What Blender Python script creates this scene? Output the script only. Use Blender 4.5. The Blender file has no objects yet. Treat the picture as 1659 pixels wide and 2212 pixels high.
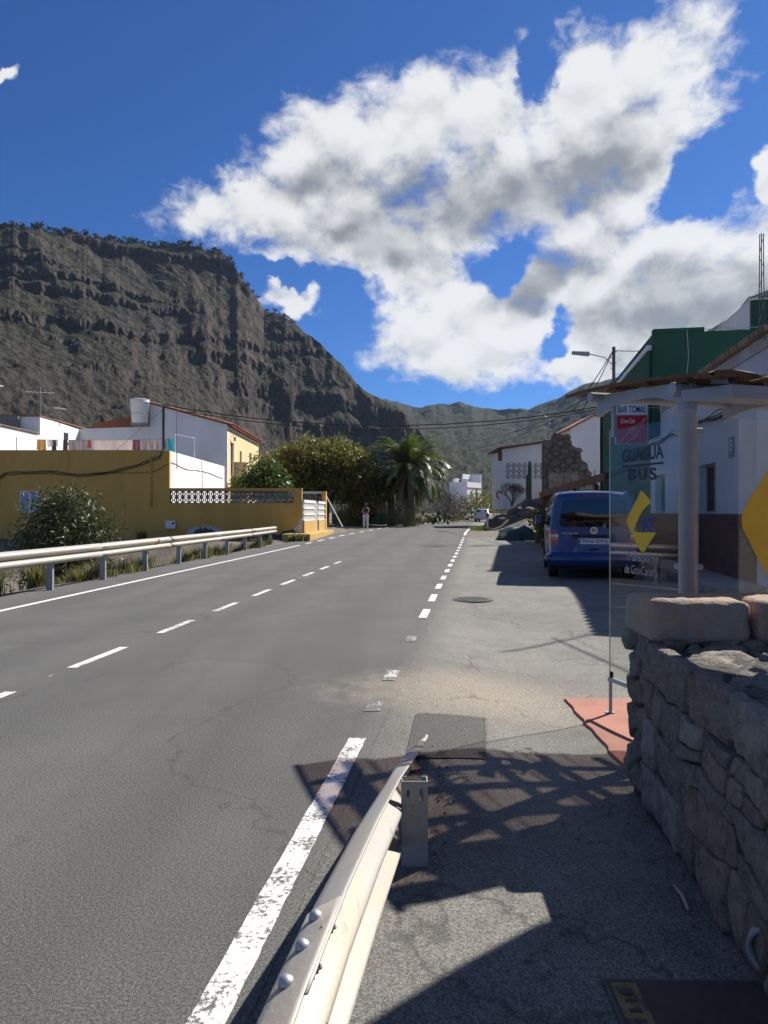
import bpy, bmesh, math, random
import numpy as np
from mathutils import Vector, Matrix

random.seed(7); RNG = np.random.default_rng(7)
SC = bpy.context.scene
COL = SC.collection
R = math.radians
# ---------------------------------------------------------------- camera
F, CX, CY, CAMH = 1560.0, 829.5, 1106.0, 1.5      # photo measured on a 1659 x 2212 sheet
cam_d = bpy.data.cameras.new('camera'); cam = bpy.data.objects.new('camera', cam_d); COL.objects.link(cam)
cam.location = (0, 0, CAMH); cam.rotation_euler = (R(90), 0, 0)
cam_d.sensor_fit = 'VERTICAL'; cam_d.sensor_height = 36; cam_d.lens = 36 * F / 2212
cam_d.clip_start = 0.05; cam_d.clip_end = 12000
SC.camera = cam
# ---------------------------------------------------------------- node helpers
class S:
    def __init__(s, nt, sock): s.nt, s.s = nt, sock
    def _m(s, op, *a): return mth(s.nt, op, s, *a)
    def __add__(s, o): return s._m('ADD', o)
    __radd__ = __add__
    def __sub__(s, o): return s._m('SUBTRACT', o)
    def __rsub__(s, o): return mth(s.nt, 'SUBTRACT', o, s)
    def __mul__(s, o): return s._m('MULTIPLY', o)
    __rmul__ = __mul__
    def __truediv__(s, o): return s._m('DIVIDE', o)
def put(nt, sock, v):
    if isinstance(v, S): nt.links.new(v.s, sock)
    elif v is not None:
        if hasattr(sock.default_value, '__len__') and len(sock.default_value) == 4 and len(v) == 3: v = (*v, 1)
        sock.default_value = v
def mth(nt, op, *a):
    n = nt.nodes.new('ShaderNodeMath'); n.operation = op
    for i, x in enumerate(a): put(nt, n.inputs[i], x)
    return S(nt, n.outputs[0])
def vmth(nt, op, a, b=None, out=0, scale=None):
    n = nt.nodes.new('ShaderNodeVectorMath'); n.operation = op
    put(nt, n.inputs[0], a)
    if b is not None: put(nt, n.inputs[1], b)
    if scale is not None: put(nt, n.inputs['Scale'], scale)
    return S(nt, n.outputs[out])
def nz(nt, vec, scale, detail=4, rough=.55, dist=0, col=False):
    n = nt.nodes.new('ShaderNodeTexNoise')
    if vec is not None: put(nt, n.inputs['Vector'], vec)
    put(nt, n.inputs['Scale'], scale); put(nt, n.inputs['Detail'], detail); put(nt, n.inputs['Roughness'], rough); put(nt, n.inputs['Distortion'], dist)
    return S(nt, n.outputs[1 if col else 0])
def sst(nt, x, a, b, lo=0., hi=1.):
    n = nt.nodes.new('ShaderNodeMapRange'); n.interpolation_type = 'SMOOTHSTEP'
    for k, v in (('Value', x), ('From Min', a), ('From Max', b), ('To Min', lo), ('To Max', hi)): put(nt, n.inputs[k], v)
    return S(nt, n.outputs[0])
def mixc(nt, f, a, b, mode='MIX'):
    n = nt.nodes.new('ShaderNodeMix'); n.data_type = 'RGBA'; n.blend_type = mode
    put(nt, n.inputs[0], f); put(nt, n.inputs[6], a); put(nt, n.inputs[7], b)
    return S(nt, n.outputs[2])
def mapping(nt, vec, loc=(0, 0, 0), rot=(0, 0, 0), scale=(1, 1, 1), typ='POINT'):
    n = nt.nodes.new('ShaderNodeMapping'); n.vector_type = typ
    put(nt, n.inputs[0], vec)
    if typ != 'NORMAL': n.inputs['Location'].default_value = loc
    n.inputs['Rotation'].default_value = rot; n.inputs['Scale'].default_value = scale
    return S(nt, n.outputs[0])
# ---------------------------------------------------------------- sun and sky
SUNV = Vector((0.84, 0.765, 1.0)).normalized()       # from the ground towards the sun
SUN_EL = math.asin(SUNV.z); SUN_AZ = math.atan2(SUNV.x, SUNV.y)
sun_d = bpy.data.lights.new('sun', 'SUN'); sun_d.energy = 5.0; sun_d.angle = R(0.53); sun_d.color = (1, .95, .87)
sun = bpy.data.objects.new('sun', sun_d); COL.objects.link(sun)
sun.rotation_euler = SUNV.to_track_quat('Z', 'Y').to_euler()
world = bpy.data.worlds.new('World'); SC.world = world; world.use_nodes = True
wt = world.node_tree; wt.nodes.clear()
sky = wt.nodes.new('ShaderNodeTexSky'); sky.sky_type = 'NISHITA'; sky.sun_disc = False
sky.sun_elevation = SUN_EL; sky.sun_rotation = SUN_AZ; sky.altitude = 400
sky.air_density = 0.9; sky.dust_density = 0.15; sky.ozone_density = 3.0
tc = wt.nodes.new('ShaderNodeTexCoord'); gen = S(wt, tc.outputs['Generated'])
sep = wt.nodes.new('ShaderNodeSeparateXYZ'); wt.links.new(gen.s, sep.inputs[0])
gx, gy, gzz = (S(wt, sep.outputs[i]) for i in range(3))
az = mth(wt, 'ARCTAN2', gx, gy); el = mth(wt, 'ARCSINE', gzz)
cmb = wt.nodes.new('ShaderNodeCombineXYZ'); wt.links.new(az.s, cmb.inputs[0]); wt.links.new(el.s, cmb.inputs[1])
ang = S(wt, cmb.outputs[0])
def uv2ang(u, v):
    a = math.atan((u - CX) / F); return a, math.atan((CY - v) / F * math.cos(a))
# big cloud masses: centre, half axes and tilt as seen from the road, in degrees of sky
wv = nz(wt, ang, 3.2, 3, .5, col=True)
wv2 = nz(wt, ang, 14., 3, .55, col=True)
warped = vmth(wt, 'ADD', ang, vmth(wt, 'SCALE', vmth(wt, 'SUBTRACT', wv, (.5, .5, .5)), scale=.10))
warped = vmth(wt, 'ADD', warped, vmth(wt, 'SCALE', vmth(wt, 'SUBTRACT', wv2, (.5, .5, .5)), scale=.075))
warped = vmth(wt, 'ADD', warped, vmth(wt, 'SCALE', vmth(wt, 'SUBTRACT', nz(wt, ang, 45., 5, .6, col=True), (.5, .5, .5)), scale=.03))
MASSES = [(985, 350, 385, 175, 8), (1400, 200, 235, 135, 40), (1215, 300, 300, 180, 22), (725, 355, 205, 140, 15), (540, 465, 235, 76, 14),
          (800, 480, 350, 135, 0), (1080, 690, 320, 125, 10), (980, 745, 215, 85, 0), (1430, 640, 320, 165, 12), (1600, 650, 330, 190, 0),
          (628, 655, 72, 40, 10), (18, 192, 46, 15, 28), (1655, 390, 40, 70, 40), (900, 620, 190, 90, -10), (1330, 440, 170, 120, 30), (1250, 770, 130, 60, 15)]
HOLES = [(1095, 592, 95, 46, 25), (745, 640, 120, 60, -20), (1205, 728, 70, 32, 20), (1155, 120, 55, 55, 30), (1505, 400, 170, 66, 36), (600, 600, 90, 30, 0)]
def blob(u, v, ru, rv, rot):
    a, e = uv2ang(u, v)
    m = mapping(wt, warped, (a, e, 0), (0, 0, R(rot)), (ru / F * math.cos(a) ** 2, rv / F, 1), 'TEXTURE')
    return 1.0 - vmth(wt, 'LENGTH', m, out=1)
mask = None
for b in MASSES:
    q = blob(*b); mask = q if mask is None else mth(wt, 'SMOOTH_MAX', mask, q, .25)
# the same broken cloud carries on over the rest of the sky
rest = nz(wt, mapping(wt, gen, scale=(1, 1, 1.7)), 2.3, 2, .5) - mth(wt, 'MINIMUM', mth(wt, 'MAXIMUM', blob(830, 480, 1350, 1000, 0), 0.), .25) * .8
mask = mth(wt, 'SMOOTH_MAX', mask, (rest - .585) * 4.5, .2)
mask = mth(wt, 'MAXIMUM', mask, -.9)
for b in HOLES:
    q = mth(wt, 'MAXIMUM', blob(*b), 0.) * .75; mask = mask - q
st = mapping(wt, ang, (0, 0, 0), (0, 0, R(-30)), (1.0, 1.3, 1))
sunoff = (.020, .026, 0)
def vor(vec, scale, rnd=1.):
    n = wt.nodes.new('ShaderNodeTexVoronoi'); n.voronoi_dimensions = '2D'; n.feature = 'F1'; put(wt, n.inputs['Vector'], vec); n.inputs['Scale'].default_value = scale; n.inputs['Detail'].default_value = 1.0; n.inputs['Roughness'].default_value = .55
    return S(wt, n.outputs['Distance'])
def fb(vec):      # billows with ragged edges
    return nz(wt, vec, 8., 7, .58, .25) - .5 + (.40 - vor(vec, 13.)) * .26
n1 = fb(st); n2 = fb(vmth(wt, 'ADD', st, sunoff))
fine = nz(wt, mapping(wt, ang, (3, 1, 0), (0, 0, R(35)), (1, 1.7, 1)), 36., 5, .62, .4)
n0 = nz(wt, mapping(wt, ang, (5, 2, 0)), 4.0, 3, .5)
dens = mth(wt, 'MINIMUM', mask * 2.3 + .30, 1.40) + n1 * 2.4 + (fine - .5) * 1.3
alpha = sst(wt, dens, .02, 1.15)
shade = None
for b in [(950, 445, 380, 110, 6), (1250, 400, 210, 95, 22), (1180, 615, 190, 60, 25), (1480, 690, 300, 120, 0), (780, 545, 240, 60, -5), (700, 400, 150, 60, 10)]:
    q = blob(*b); shade = q if shade is None else mth(wt, 'SMOOTH_MAX', shade, q, .3)
thick = sst(wt, shade + (n0 - .5) * .9, -.15, .75)
relief = mth(wt, 'MAXIMUM', mth(wt, 'MINIMUM', (n1 - n2) * 3.4, .55), -.55)
lit = 1.02 - thick * .66 + relief * .40 + (fine - .5) * .22
litc = sst(wt, lit, .10, 1.12)
ccol = mixc(wt, litc, (.20, .215, .24), (.64, .645, .65))
bsky = wt.nodes.new('ShaderNodeBackground'); bcl = wt.nodes.new('ShaderNodeBackground')
skyc = mixc(wt, 1.0, S(wt, sky.outputs[0]), (.26, .585, 1.06), 'MULTIPLY')
put(wt, bsky.inputs[0], skyc); bsky.inputs[1].default_value = .056
put(wt, bcl.inputs[0], ccol); bcl.inputs[1].default_value = .78
mx = wt.nodes.new('ShaderNodeMixShader'); wo = wt.nodes.new('ShaderNodeOutputWorld')
put(wt, mx.inputs[0], alpha); wt.links.new(bsky.outputs[0], mx.inputs[1]); wt.links.new(bcl.outputs[0], mx.inputs[2]); wt.links.new(mx.outputs[0], wo.inputs[0])
vs = SC.view_settings; vs.view_transform = 'Standard'; vs.look = 'None'; vs.gamma = 1; vs.use_curve_mapping = False
vs.exposure = 0.75
SC.display_settings.display_device = 'sRGB'
cy = SC.cycles; cy.use_denoising = True; cy.max_bounces = 7; cy.transparent_max_bounces = 24; cy.volume_bounces = 0
cy.caustics_reflective = False; cy.caustics_refractive = False; cy.use_adaptive_sampling = True; cy.adaptive_threshold = .015
# ---------------------------------------------------------------- materials
MATS = {}
def new_mat(name):
    m = bpy.data.materials.new(name); m.use_nodes = True; m.node_tree.nodes.clear()
    nt = m.node_tree; o = nt.nodes.new('ShaderNodeOutputMaterial'); MATS[name] = m
    return m, nt, o
def pbsdf(nt, o, color, rough=.8, metal=0., bump=None, bdist=.01, bstr=1., spec=None, coat=0):
    p = nt.nodes.new('ShaderNodeBsdfPrincipled'); put(nt, p.inputs['Base Color'], color); put(nt, p.inputs['Roughness'], rough); put(nt, p.inputs['Metallic'], metal)
    if spec is not None: p.inputs['Specular IOR Level'].default_value = spec
    if coat: p.inputs['Coat Weight'].default_value = coat; p.inputs['Coat Roughness'].default_value = .04
    if bump is not None:
        b = nt.nodes.new('ShaderNodeBump'); b.inputs['Distance'].default_value = bdist; b.inputs['Strength'].default_value = bstr
        put(nt, b.inputs['Height'], bump); nt.links.new(b.outputs[0], p.inputs['Normal'])
    nt.links.new(p.outputs[0], o.inputs[0]); return p
def coords(nt, kind='Object'):
    if kind == 'World': return S(nt, nt.nodes.new('ShaderNodeNewGeometry').outputs['Position'])
    return S(nt, nt.nodes.new('ShaderNodeTexCoord').outputs[kind])
def orand(nt): return S(nt, nt.nodes.new('ShaderNodeObjectInfo').outputs['Random'])
def irand(nt): return S(nt, nt.nodes.new('ShaderNodeNewGeometry').outputs['Random Per Island'])
def pm(name, c1, c2=None, scale=5, rough=.8, metal=0., bump=0, bscale=None, stretch=(1, 1, 1), kind='Object', rnd=0, isl=0, stain=None, sscale=1.2, spec=None, coat=0, detail=6):
    """two-tone noise material with relief, optional stain colour and per-object or per-island variation"""
    if name in MATS: return MATS[name]
    m, nt, o = new_mat(name); c = coords(nt, kind); cs = mapping(nt, c, scale=stretch)
    c2 = c2 or tuple(x * .8 for x in c1)
    f = sst(nt, nz(nt, cs, scale, detail, .6), .3, .7)
    col = mixc(nt, f, c1, c2)
    if stain: col = mixc(nt, sst(nt, nz(nt, cs, sscale, 7, .65, .4), stain[1], stain[1] + .14), col, stain[0])
    if rnd: v = orand(nt) * rnd + (1 - rnd / 2); col = mixc(nt, 1., col, vmth(nt, 'SCALE', (1., 1., 1.), scale=v), 'MULTIPLY')
    if isl: v = irand(nt) * isl + (1 - isl / 2); col = mixc(nt, 1., col, vmth(nt, 'SCALE', (1., 1., 1.), scale=v), 'MULTIPLY')
    h = nz(nt, c, bscale or scale * 6, 6, .65) if bump else None
    pbsdf(nt, o, col, rough, metal, h, bump, spec=spec, coat=coat)
    return m
def leafmat(name, c1, c2, c3=None, f3=.8, trans=.35, rough=.5, tt=(1.25, 1.35, .6)):
    if name in MATS: return MATS[name]
    m, nt, o = new_mat(name); r = irand(nt)
    col = mixc(nt, r, c1, c2)
    if c3: col = mixc(nt, sst(nt, r + (nz(nt, coords(nt), .7, 2) - .5) * 1.4, f3, f3 + .15), col, c3)
    p = nt.nodes.new('ShaderNodeBsdfPrincipled'); put(nt, p.inputs['Base Color'], col); p.inputs['Roughness'].default_value = rough
    t = nt.nodes.new('ShaderNodeBsdfTranslucent'); put(nt, t.inputs[0], mixc(nt, 1., col, tt, 'MULTIPLY'))
    x = nt.nodes.new('ShaderNodeMixShader'); x.inputs[0].default_value = trans
    nt.links.new(p.outputs[0], x.inputs[1]); nt.links.new(t.outputs[0], x.inputs[2]); nt.links.new(x.outputs[0], o.inputs[0]); return m
def asphalt():
    m, nt, o = new_mat('asphalt'); c = coords(nt, 'World')
    sp = nt.nodes.new('ShaderNodeSeparateXYZ'); nt.links.new(c.s, sp.inputs[0]); x, y = S(nt, sp.outputs[0]), S(nt, sp.outputs[1])
    grit = nz(nt, c, 230, 3, .6); grit2 = nz(nt, c, 60, 4, .6); big = nz(nt, c, .8, 5, .6); med = nz(nt, c, 5, 5, .6)
    road = mixc(nt, sst(nt, big, .3, .7), (.112, .111, .106), (.136, .134, .128))
    trk = nz(nt, mapping(nt, c, (0, 0, 0), (0, 0, R(7.5)), (2.2, .07, 1)), 1.0, 4, .55)      # wear drawn out along the lane
    road = mixc(nt, sst(nt, trk, .45, .72) * .55, road, (.094, .092, .088))
    lane = x - y * .118 + 2.45                                                                   # polished wheel tracks
    for c0 in (-2.3, -.85, .85, 2.3):
        d0 = (lane - c0) / .34; road = mixc(nt, mth(nt, 'EXPONENT', d0 * d0 * -1.) * (.35 + big * .4), road, (.098, .096, .092))
    old = mixc(nt, sst(nt, big * .6 + med * .4, .35, .65), (.235, .226, .202), (.165, .159, .146))
    side = x - y * .131 + .80 + (med - .5) * .35
    col = mixc(nt, sst(nt, side, -.1, .5), road, old)
    dx, dy = (x - .75) / 1.35, (y - 6.15) / 1.0                                                    # blown sand lying on the bay
    sand = 1.0 - mth(nt, 'SQRT', dx * dx + dy * dy) + (med - .5) * 1.1 + (big - .5) * .6
    col = mixc(nt, sst(nt, sand + (nz(nt, c, 14, 4, .7) - .5) * .9, -.15, .8) * .60, col, (.36, .305, .235))
    gmix = grit * .5 + nz(nt, c, 95, 3, .65) * .5
    col = mixc(nt, sst(nt, gmix, .40, .62), mixc(nt, 1., col, (.48, .48, .48), 'MULTIPLY'), mixc(nt, 1., col, (1.42, 1.42, 1.40), 'MULTIPLY'))
    spots = sst(nt, nz(nt, c, 38, 2, .5), .70, .76); col = mixc(nt, spots * .5, col, (.26, .25, .23))
    crk = nz(nt, vmth(nt, 'ADD', c, vmth(nt, 'SCALE', nz(nt, c, 2., 4, .6, col=True), scale=.7)), .55, 2, .5)
    crack = sst(nt, mth(nt, 'ABSOLUTE', crk - .5), .0, .005, 1., 0.) * sst(nt, side, .2, .8); col = mixc(nt, crack * .55, col, (.035, .034, .033))
    seam = sst(nt, mth(nt, 'ABSOLUTE', nz(nt, vmth(nt, 'ADD', c, vmth(nt, 'SCALE', nz(nt, c, 1.2, 4, .6, col=True), scale=.9)), .16, 1, .4) - .47), .0, .0022, 1., 0.); col = mixc(nt, seam * .45, col, (.05, .049, .047))
    oil = sst(nt, nz(nt, c, 2.6, 3, .6), .66, .74) * sst(nt, nz(nt, c, .35, 2, .5), .5, .6); col = mixc(nt, oil * .4, col, (.06, .058, .055))
    pbsdf(nt, o, col, .88, 0, grit * .7 + grit2 * .6, .006, 1., spec=.25); return m
def paint(name='road_paint', bias=0.):
    m, nt, o = new_mat(name); c = coords(nt, 'World')
    w = nz(nt, c, 55, 5, .7) * .6 + nz(nt, c, 6, 4, .6) * .4
    wear = sst(nt, w + (orand(nt) - .5) * .10, .535 - bias, .60 - bias)
    col = mixc(nt, wear, mixc(nt, nz(nt, c, 9, 4), (.62, .61, .57), (.76, .75, .72)), (.12, .118, .112))
    pbsdf(nt, o, col, .75, 0, nz(nt, c, 200, 3), .004); return m
def stone_mat(name, ramp, sc=9, dark=.35):
    m, nt, o = new_mat(name); c = coords(nt, 'Object'); r = orand(nt)
    rp = nt.nodes.new('ShaderNodeValToRGB'); put(nt, rp.inputs[0], r)
    while len(rp.color_ramp.elements) > 1: rp.color_ramp.elements.remove(rp.color_ramp.elements[0])
    for i, k in enumerate(ramp):
        e = rp.color_ramp.elements[0] if i == 0 else rp.color_ramp.elements.new(i / (len(ramp) - 1))
        e.position = i / (len(ramp) - 1); e.color = (*k, 1)
    n = nz(nt, c, sc, 8, .68, .5); n2 = nz(nt, mapping(nt, c, scale=(1, 1, 3.5)), sc * 4, 6, .7)
    col = mixc(nt, sst(nt, n, .35, .75) * dark * 2, S(nt, rp.outputs[0]), (.05, .048, .05))
    col = mixc(nt, sst(nt, n2, .50, .66) * .6, col, (.46, .425, .375))
    lich = sst(nt, nz(nt, c, sc * .7, 5, .7), .62, .70); col = mixc(nt, lich * .4, col, (.30, .24, .19))
    pbsdf(nt, o, col, .92, 0, n * .7 + n2 * .6 + nz(nt, c, sc * 11, 4, .7) * .5, .028, 1.0, spec=.15); return m
def glass_mat(name, tint=(.915, .935, .93), boost=.8, rough=0.):
    m, nt, o = new_mat(name); ge = nt.nodes.new('ShaderNodeNewGeometry'); dt = mth(nt, 'ABSOLUTE', vmth(nt, 'DOT_PRODUCT', S(nt, ge.outputs['Normal']), S(nt, ge.outputs['Incoming']), 1)); fr = mth(nt, 'POWER', 1.0 - dt, 5.) * .96 + .04
    t = nt.nodes.new('ShaderNodeBsdfTransparent'); t.inputs[0].default_value = (*tint, 1)
    g = nt.nodes.new('ShaderNodeBsdfGlossy'); g.inputs['Roughness'].default_value = rough; g.inputs[0].default_value = (1, 1, 1, 1)
    x = nt.nodes.new('ShaderNodeMixShader'); put(nt, x.inputs[0], mth(nt, 'MINIMUM', fr * boost, 1.))
    nt.links.new(t.outputs[0], x.inputs[1]); nt.links.new(g.outputs[0], x.inputs[2]); nt.links.new(x.outputs[0], o.inputs[0]); return m
def sheet_mat(name, tint, diff):
    m, nt, o = new_mat(name); c = coords(nt)
    t = nt.nodes.new('ShaderNodeBsdfTransparent'); put(nt, t.inputs[0], mixc(nt, nz(nt, c, 3, 4), tint, tuple(k * .7 for k in tint)))
    d = nt.nodes.new('ShaderNodeBsdfPrincipled'); put(nt, d.inputs[0], mixc(nt, nz(nt, mapping(nt, c, scale=(1, 12, 1)), 4, 5), diff, tuple(k * .5 for k in diff))); d.inputs['Roughness'].default_value = .6
    x = nt.nodes.new('ShaderNodeMixShader'); x.inputs[0].default_value = .16
    nt.links.new(t.outputs[0], x.inputs[1]); nt.links.new(d.outputs[0], x.inputs[2]); nt.links.new(x.outputs[0], o.inputs[0]); return m
def mountain_mat(name, rock1, rock2, green1, green2, haze=0):
    m, nt, o = new_mat(name); c = coords(nt, 'World'); g = nt.nodes.new('ShaderNodeNewGeometry')
    sp = nt.nodes.new('ShaderNodeSeparateXYZ'); nt.links.new(g.outputs['True Normal'], sp.inputs[0]); up = S(nt, sp.outputs[2])
    big = nz(nt, c, .006, 6, .6); med = nz(nt, c, .035, 7, .65); sml = nz(nt, c, .16, 5, .65); lay = nz(nt, mapping(nt, c, scale=(.15, .15, 1)), .06, 5, .6)
    rock = mixc(nt, sst(nt, lay, .4, .62), rock1, rock2); rock = mixc(nt, sst(nt, sml, .35, .7) * .5, rock, tuple(k * 1.7 for k in rock1))
    scrub = sst(nt, nz(nt, c, .11, 4, .6) * .65 + nz(nt, c, .4, 3, .6) * .35, .47, .55)
    gr = mixc(nt, scrub, green2, green1); gr = mixc(nt, sst(nt, big, .4, .7) * .6, gr, tuple(k * 1.15 for k in rock2))
    f = sst(nt, up + (med - .5) * .45, .52, .72)
    col = mixc(nt, f, rock, gr)
    pbsdf(nt, o, col, .95, 0, sml * .7 + med * 1.2 + nz(nt, c, .6, 4, .65) * .4, 3.0, 1.0, spec=.05); return m

M_ASPH = asphalt(); M_PAINT = paint(); M_PAINTW = paint('worn_road_paint', .135)
M_DIRT = pm('dirt', (.20, .165, .125), (.115, .098, .078), 1.3, .95, bump=.05, bscale=14, kind='World', stain=((.075, .085, .042), .60), sscale=.5)
M_ROCKB = pm('bank_rock', (.17, .135, .105), (.08, .067, .058), 1.1, .95, bump=.16, bscale=3.2, kind='World')
M_RED = pm('red_paving', (.38, .16, .11), (.30, .125, .085), 3, .85, bump=.004, bscale=90, kind='World', stain=((.50, .42, .34), .67), sscale=2.2)
M_PATCH = pm('patch_asphalt', (.125, .118, .108), (.055, .053, .05), 62, .92, bump=.012, bscale=70, kind='World')
M_STONE = stone_mat('wall_stone', [(.29, .265, .235), (.38, .335, .285), (.24, .22, .20), (.34, .255, .205), (.43, .385, .33), (.27, .24, .205), (.37, .275, .21), (.32, .30, .275)])
M_RUIN = stone_mat('ruin_stone', [(.14, .115, .095), (.21, .17, .135), (.16, .135, .115), (.25, .20, .155)], 4)
M_CAP = pm('cap_stone', (.46, .30, .19), (.38, .195, .10), 2.6, .9, bump=.014, bscale=50, stain=((.34, .295, .25), .42), sscale=2.0, rnd=.15)
M_MORT = pm('mortar', (.075, .068, .062), (.045, .042, .04), 14, .95, bump=.03, bscale=30)
M_GALV = pm('galvanised', (.36, .355, .34), (.42, .365, .285), 3.0, .52, metal=.22, bump=.0014, bscale=70, stretch=(3, .35, 3), stain=((.17, .155, .135), .60), sscale=7)
M_GALVP = pm('galvanised_post', (.38, .385, .39), (.30, .305, .31), 9, .55, metal=.45, bump=.0006, bscale=90, stain=((.36, .27, .20), .68), sscale=6)
M_BOLT = pm('zinc_bolt', (.42, .43, .45), (.34, .35, .37), 20, .42, metal=.6)
M_SHEL = pm('shelter_paint', (.32, .37, .43), (.28, .325, .385), 3, .5, stain=((.30, .31, .33), .66), sscale=4, bump=.0006, bscale=60)
M_SHEET = sheet_mat('roof_sheet', (.85, .755, .69), (.25, .17, .125))
M_WOOD = pm('dark_wood', (.16, .085, .05), (.08, .05, .034), 4, .8, stretch=(1, 8, 8), bump=.004, bscale=30)
M_GLASS = glass_mat('panel_glass'); M_CGLASS = glass_mat('tinted_glass', (.10, .12, .14), 1.6)
M_NAVY = pm('navy_film', (.012, .02, .06), None, 5, .5); M_YEL = pm('yellow_film', (.78, .50, .015), (.70, .43, .01), 4, .45); M_BLUF = pm('blue_film', (.03, .06, .36), None, 5, .5)
M_GREYF = pm('grey_film', (.34, .35, .36), None, 5, .5)
M_YWALL = pm('ochre_plaster', (.64, .385, .095), (.56, .33, .075), .7, .9, bump=.004, bscale=30, kind='World', stretch=(1.6, 1.6, .3), stain=((.46, .29, .11), .58), sscale=1.1)
M_WWALL = pm('white_plaster', (.76, .75, .73), (.68, .67, .66), .6, .9, bump=.006, bscale=12, kind='World', stretch=(1.5, 1.5, .4), stain=((.55, .53, .50), .68), sscale=.9)
M_PEEL = pm('peeling_plaster', (.52, .53, .55), (.43, .44, .47), .8, .9, bump=.008, bscale=9, kind='World', stain=((.30, .28, .26), .66), sscale=1.8)
M_OLDW = pm('weathered_plaster', (.48, .44, .40), (.34, .30, .26), 1.4, .95, bump=.02, bscale=9, kind='World', stain=((.16, .14, .12), .60), sscale=1.2)
M_CREAM = pm('cream_plaster', (.70, .55, .30), (.64, .50, .27), .8, .9, bump=.004, bscale=20, kind='World')
M_GREEN = pm('green_plaster', (.022, .094, .049), (.018, .078, .040), .5, .85, bump=.003, bscale=30, kind='World', stain=((.022, .085, .046), .6))
M_TILE = pm('roof_tile', (.42, .17, .09), (.30, .125, .07), 6, .85, rnd=.45, bump=.004, bscale=40)
M_OTILE = pm('weathered_tile', (.36, .25, .17), (.22, .16, .12), 5, .9, rnd=.45, bump=.006, bscale=30)
M_RUST = pm('red_brown_plaster', (.30, .105, .055), (.24, .085, .045), 1, .9, kind='World')
M_CONC = pm('concrete', (.30, .285, .26), (.22, .21, .19), 2, .92, bump=.01, bscale=24, stain=((.11, .10, .09), .58), sscale=2.2, kind='World')
M_BLOCK = pm('breeze_block', (.20, .19, .18), (.145, .14, .135), 8, .95, bump=.006, bscale=40, rnd=.25)
M_WBLOCK = pm('white_breeze_block', (.80, .80, .80), (.74, .74, .74), 5, .9, rnd=.1)
M_WHITE = pm('white_paint', (.78, .78, .77), (.72, .72, .71), 3, .6); M_GREY = pm('grey_plastic', (.45, .45, .44), None, 3, .5)
M_DARK = pm('dark_void', (.012, .012, .014), None, 3, .9); M_BLACK = pm('black_rubber', (.014, .014, .015), (.02, .02, .02), 10, .75)
M_BRICK = pm('face_brick', (.105, .038, .026), (.07, .027, .020), 9, .8, rnd=.5, bump=.003, bscale=60)
M_BROWN = pm('brown_timber', (.165, .062, .036), (.12, .046, .028), 3, .75, stretch=(6, 1, 6)); M_LBROWN = pm('light_timber', (.30, .15, .075), (.24, .12, .06), 3, .75)
M_BLUE = pm('van_blue', (.005, .033, .155), (.005, .029, .14), 2, .28, coat=.6); M_SILV = pm('silver_paint', (.55, .57, .58), (.50, .52, .53), 3, .35, metal=.3, coat=.4)
M_RLAMP = pm('red_lens', (.34, .012, .01), None, 5, .2, coat=.5); M_OLAMP = pm('amber_lens', (.62, .17, .015), None, 5, .2, coat=.5); M_WLAMP = pm('clear_lens', (.62, .60, .58), None, 5, .2, coat=.5)
M_CHROME = pm('chrome', (.75, .76, .78), None, 5, .15, metal=1.); M_PLATE = pm('plate_white', (.70, .71, .70), None, 5, .5)
M_SRED = pm('sign_red', (.50, .016, .022), (.43, .012, .018), 2, .35); M_SWHITE = pm('sign_white', (.80, .80, .80), None, 2, .4)
M_STEEL = pm('steel', (.33, .33, .33), (.25, .25, .25), 6, .5, metal=.5); M_IRON = pm('cast_iron', (.10, .098, .095), (.07, .068, .065), 20, .6, metal=.4, bump=.002, bscale=60)
M_WOODP = pm('pole_wood', (.22, .165, .12), (.14, .105, .08), 4, .9, stretch=(5, 5, 1), bump=.005)
M_CABLE = pm('cable_black', (.012, .012, .013), None, 4, .7); M_BARK = pm('bark', (.13, .105, .08), (.075, .062, .05), 6, .95, bump=.03, bscale=12, stretch=(3, 3, 1))
M_ORNG = pm('reflector_orange', (.75, .17, .03), None, 4, .4)
M_TWIG = leafmat('twig', (.12, .10, .08), (.19, .16, .13), None, trans=.0, rough=.9)
M_LEAF = leafmat('tree_leaf', (.070, .084, .022), (.175, .180, .048), (.28, .15, .06), .78, .38)
M_LEAF2 = leafmat('citrus_leaf', (.045, .075, .020), (.12, .155, .045), None, trans=.3)
M_OLE = leafmat('oleander_leaf', (.036, .048, .018), (.10, .115, .045), (.19, .19, .11), .92, .2, .42)
M_PALM = leafmat('palm_leaf', (.055, .085, .028), (.15, .18, .065), None, trans=.28, rough=.4); M_DEAD = leafmat('dead_frond', (.20, .145, .085), (.32, .24, .15), None, trans=.2, rough=.9)
M_SCRUB = leafmat('scrub_leaf', (.095, .095, .05), (.17, .16, .095), None, trans=.2, rough=.8); M_GRASS = leafmat('grass_blade', (.055, .075, .022), (.15, .15, .06), (.36, .29, .17), .55, .35, .7)
M_PLUME = leafmat('grass_plume', (.36, .25, .22), (.50, .40, .36), None, trans=.4, rough=.9); M_CACT = leafmat('cactus', (.05, .085, .04), (.085, .115, .055), None, trans=.05, rough=.6)
M_PINE = leafmat('pine_leaf', (.020, .034, .016), (.042, .058, .026), None, trans=.1, rough=.8)
M_WEED = leafmat('weed_leaf', (.055, .10, .02), (.13, .18, .045), None, trans=.35, rough=.6)
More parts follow.
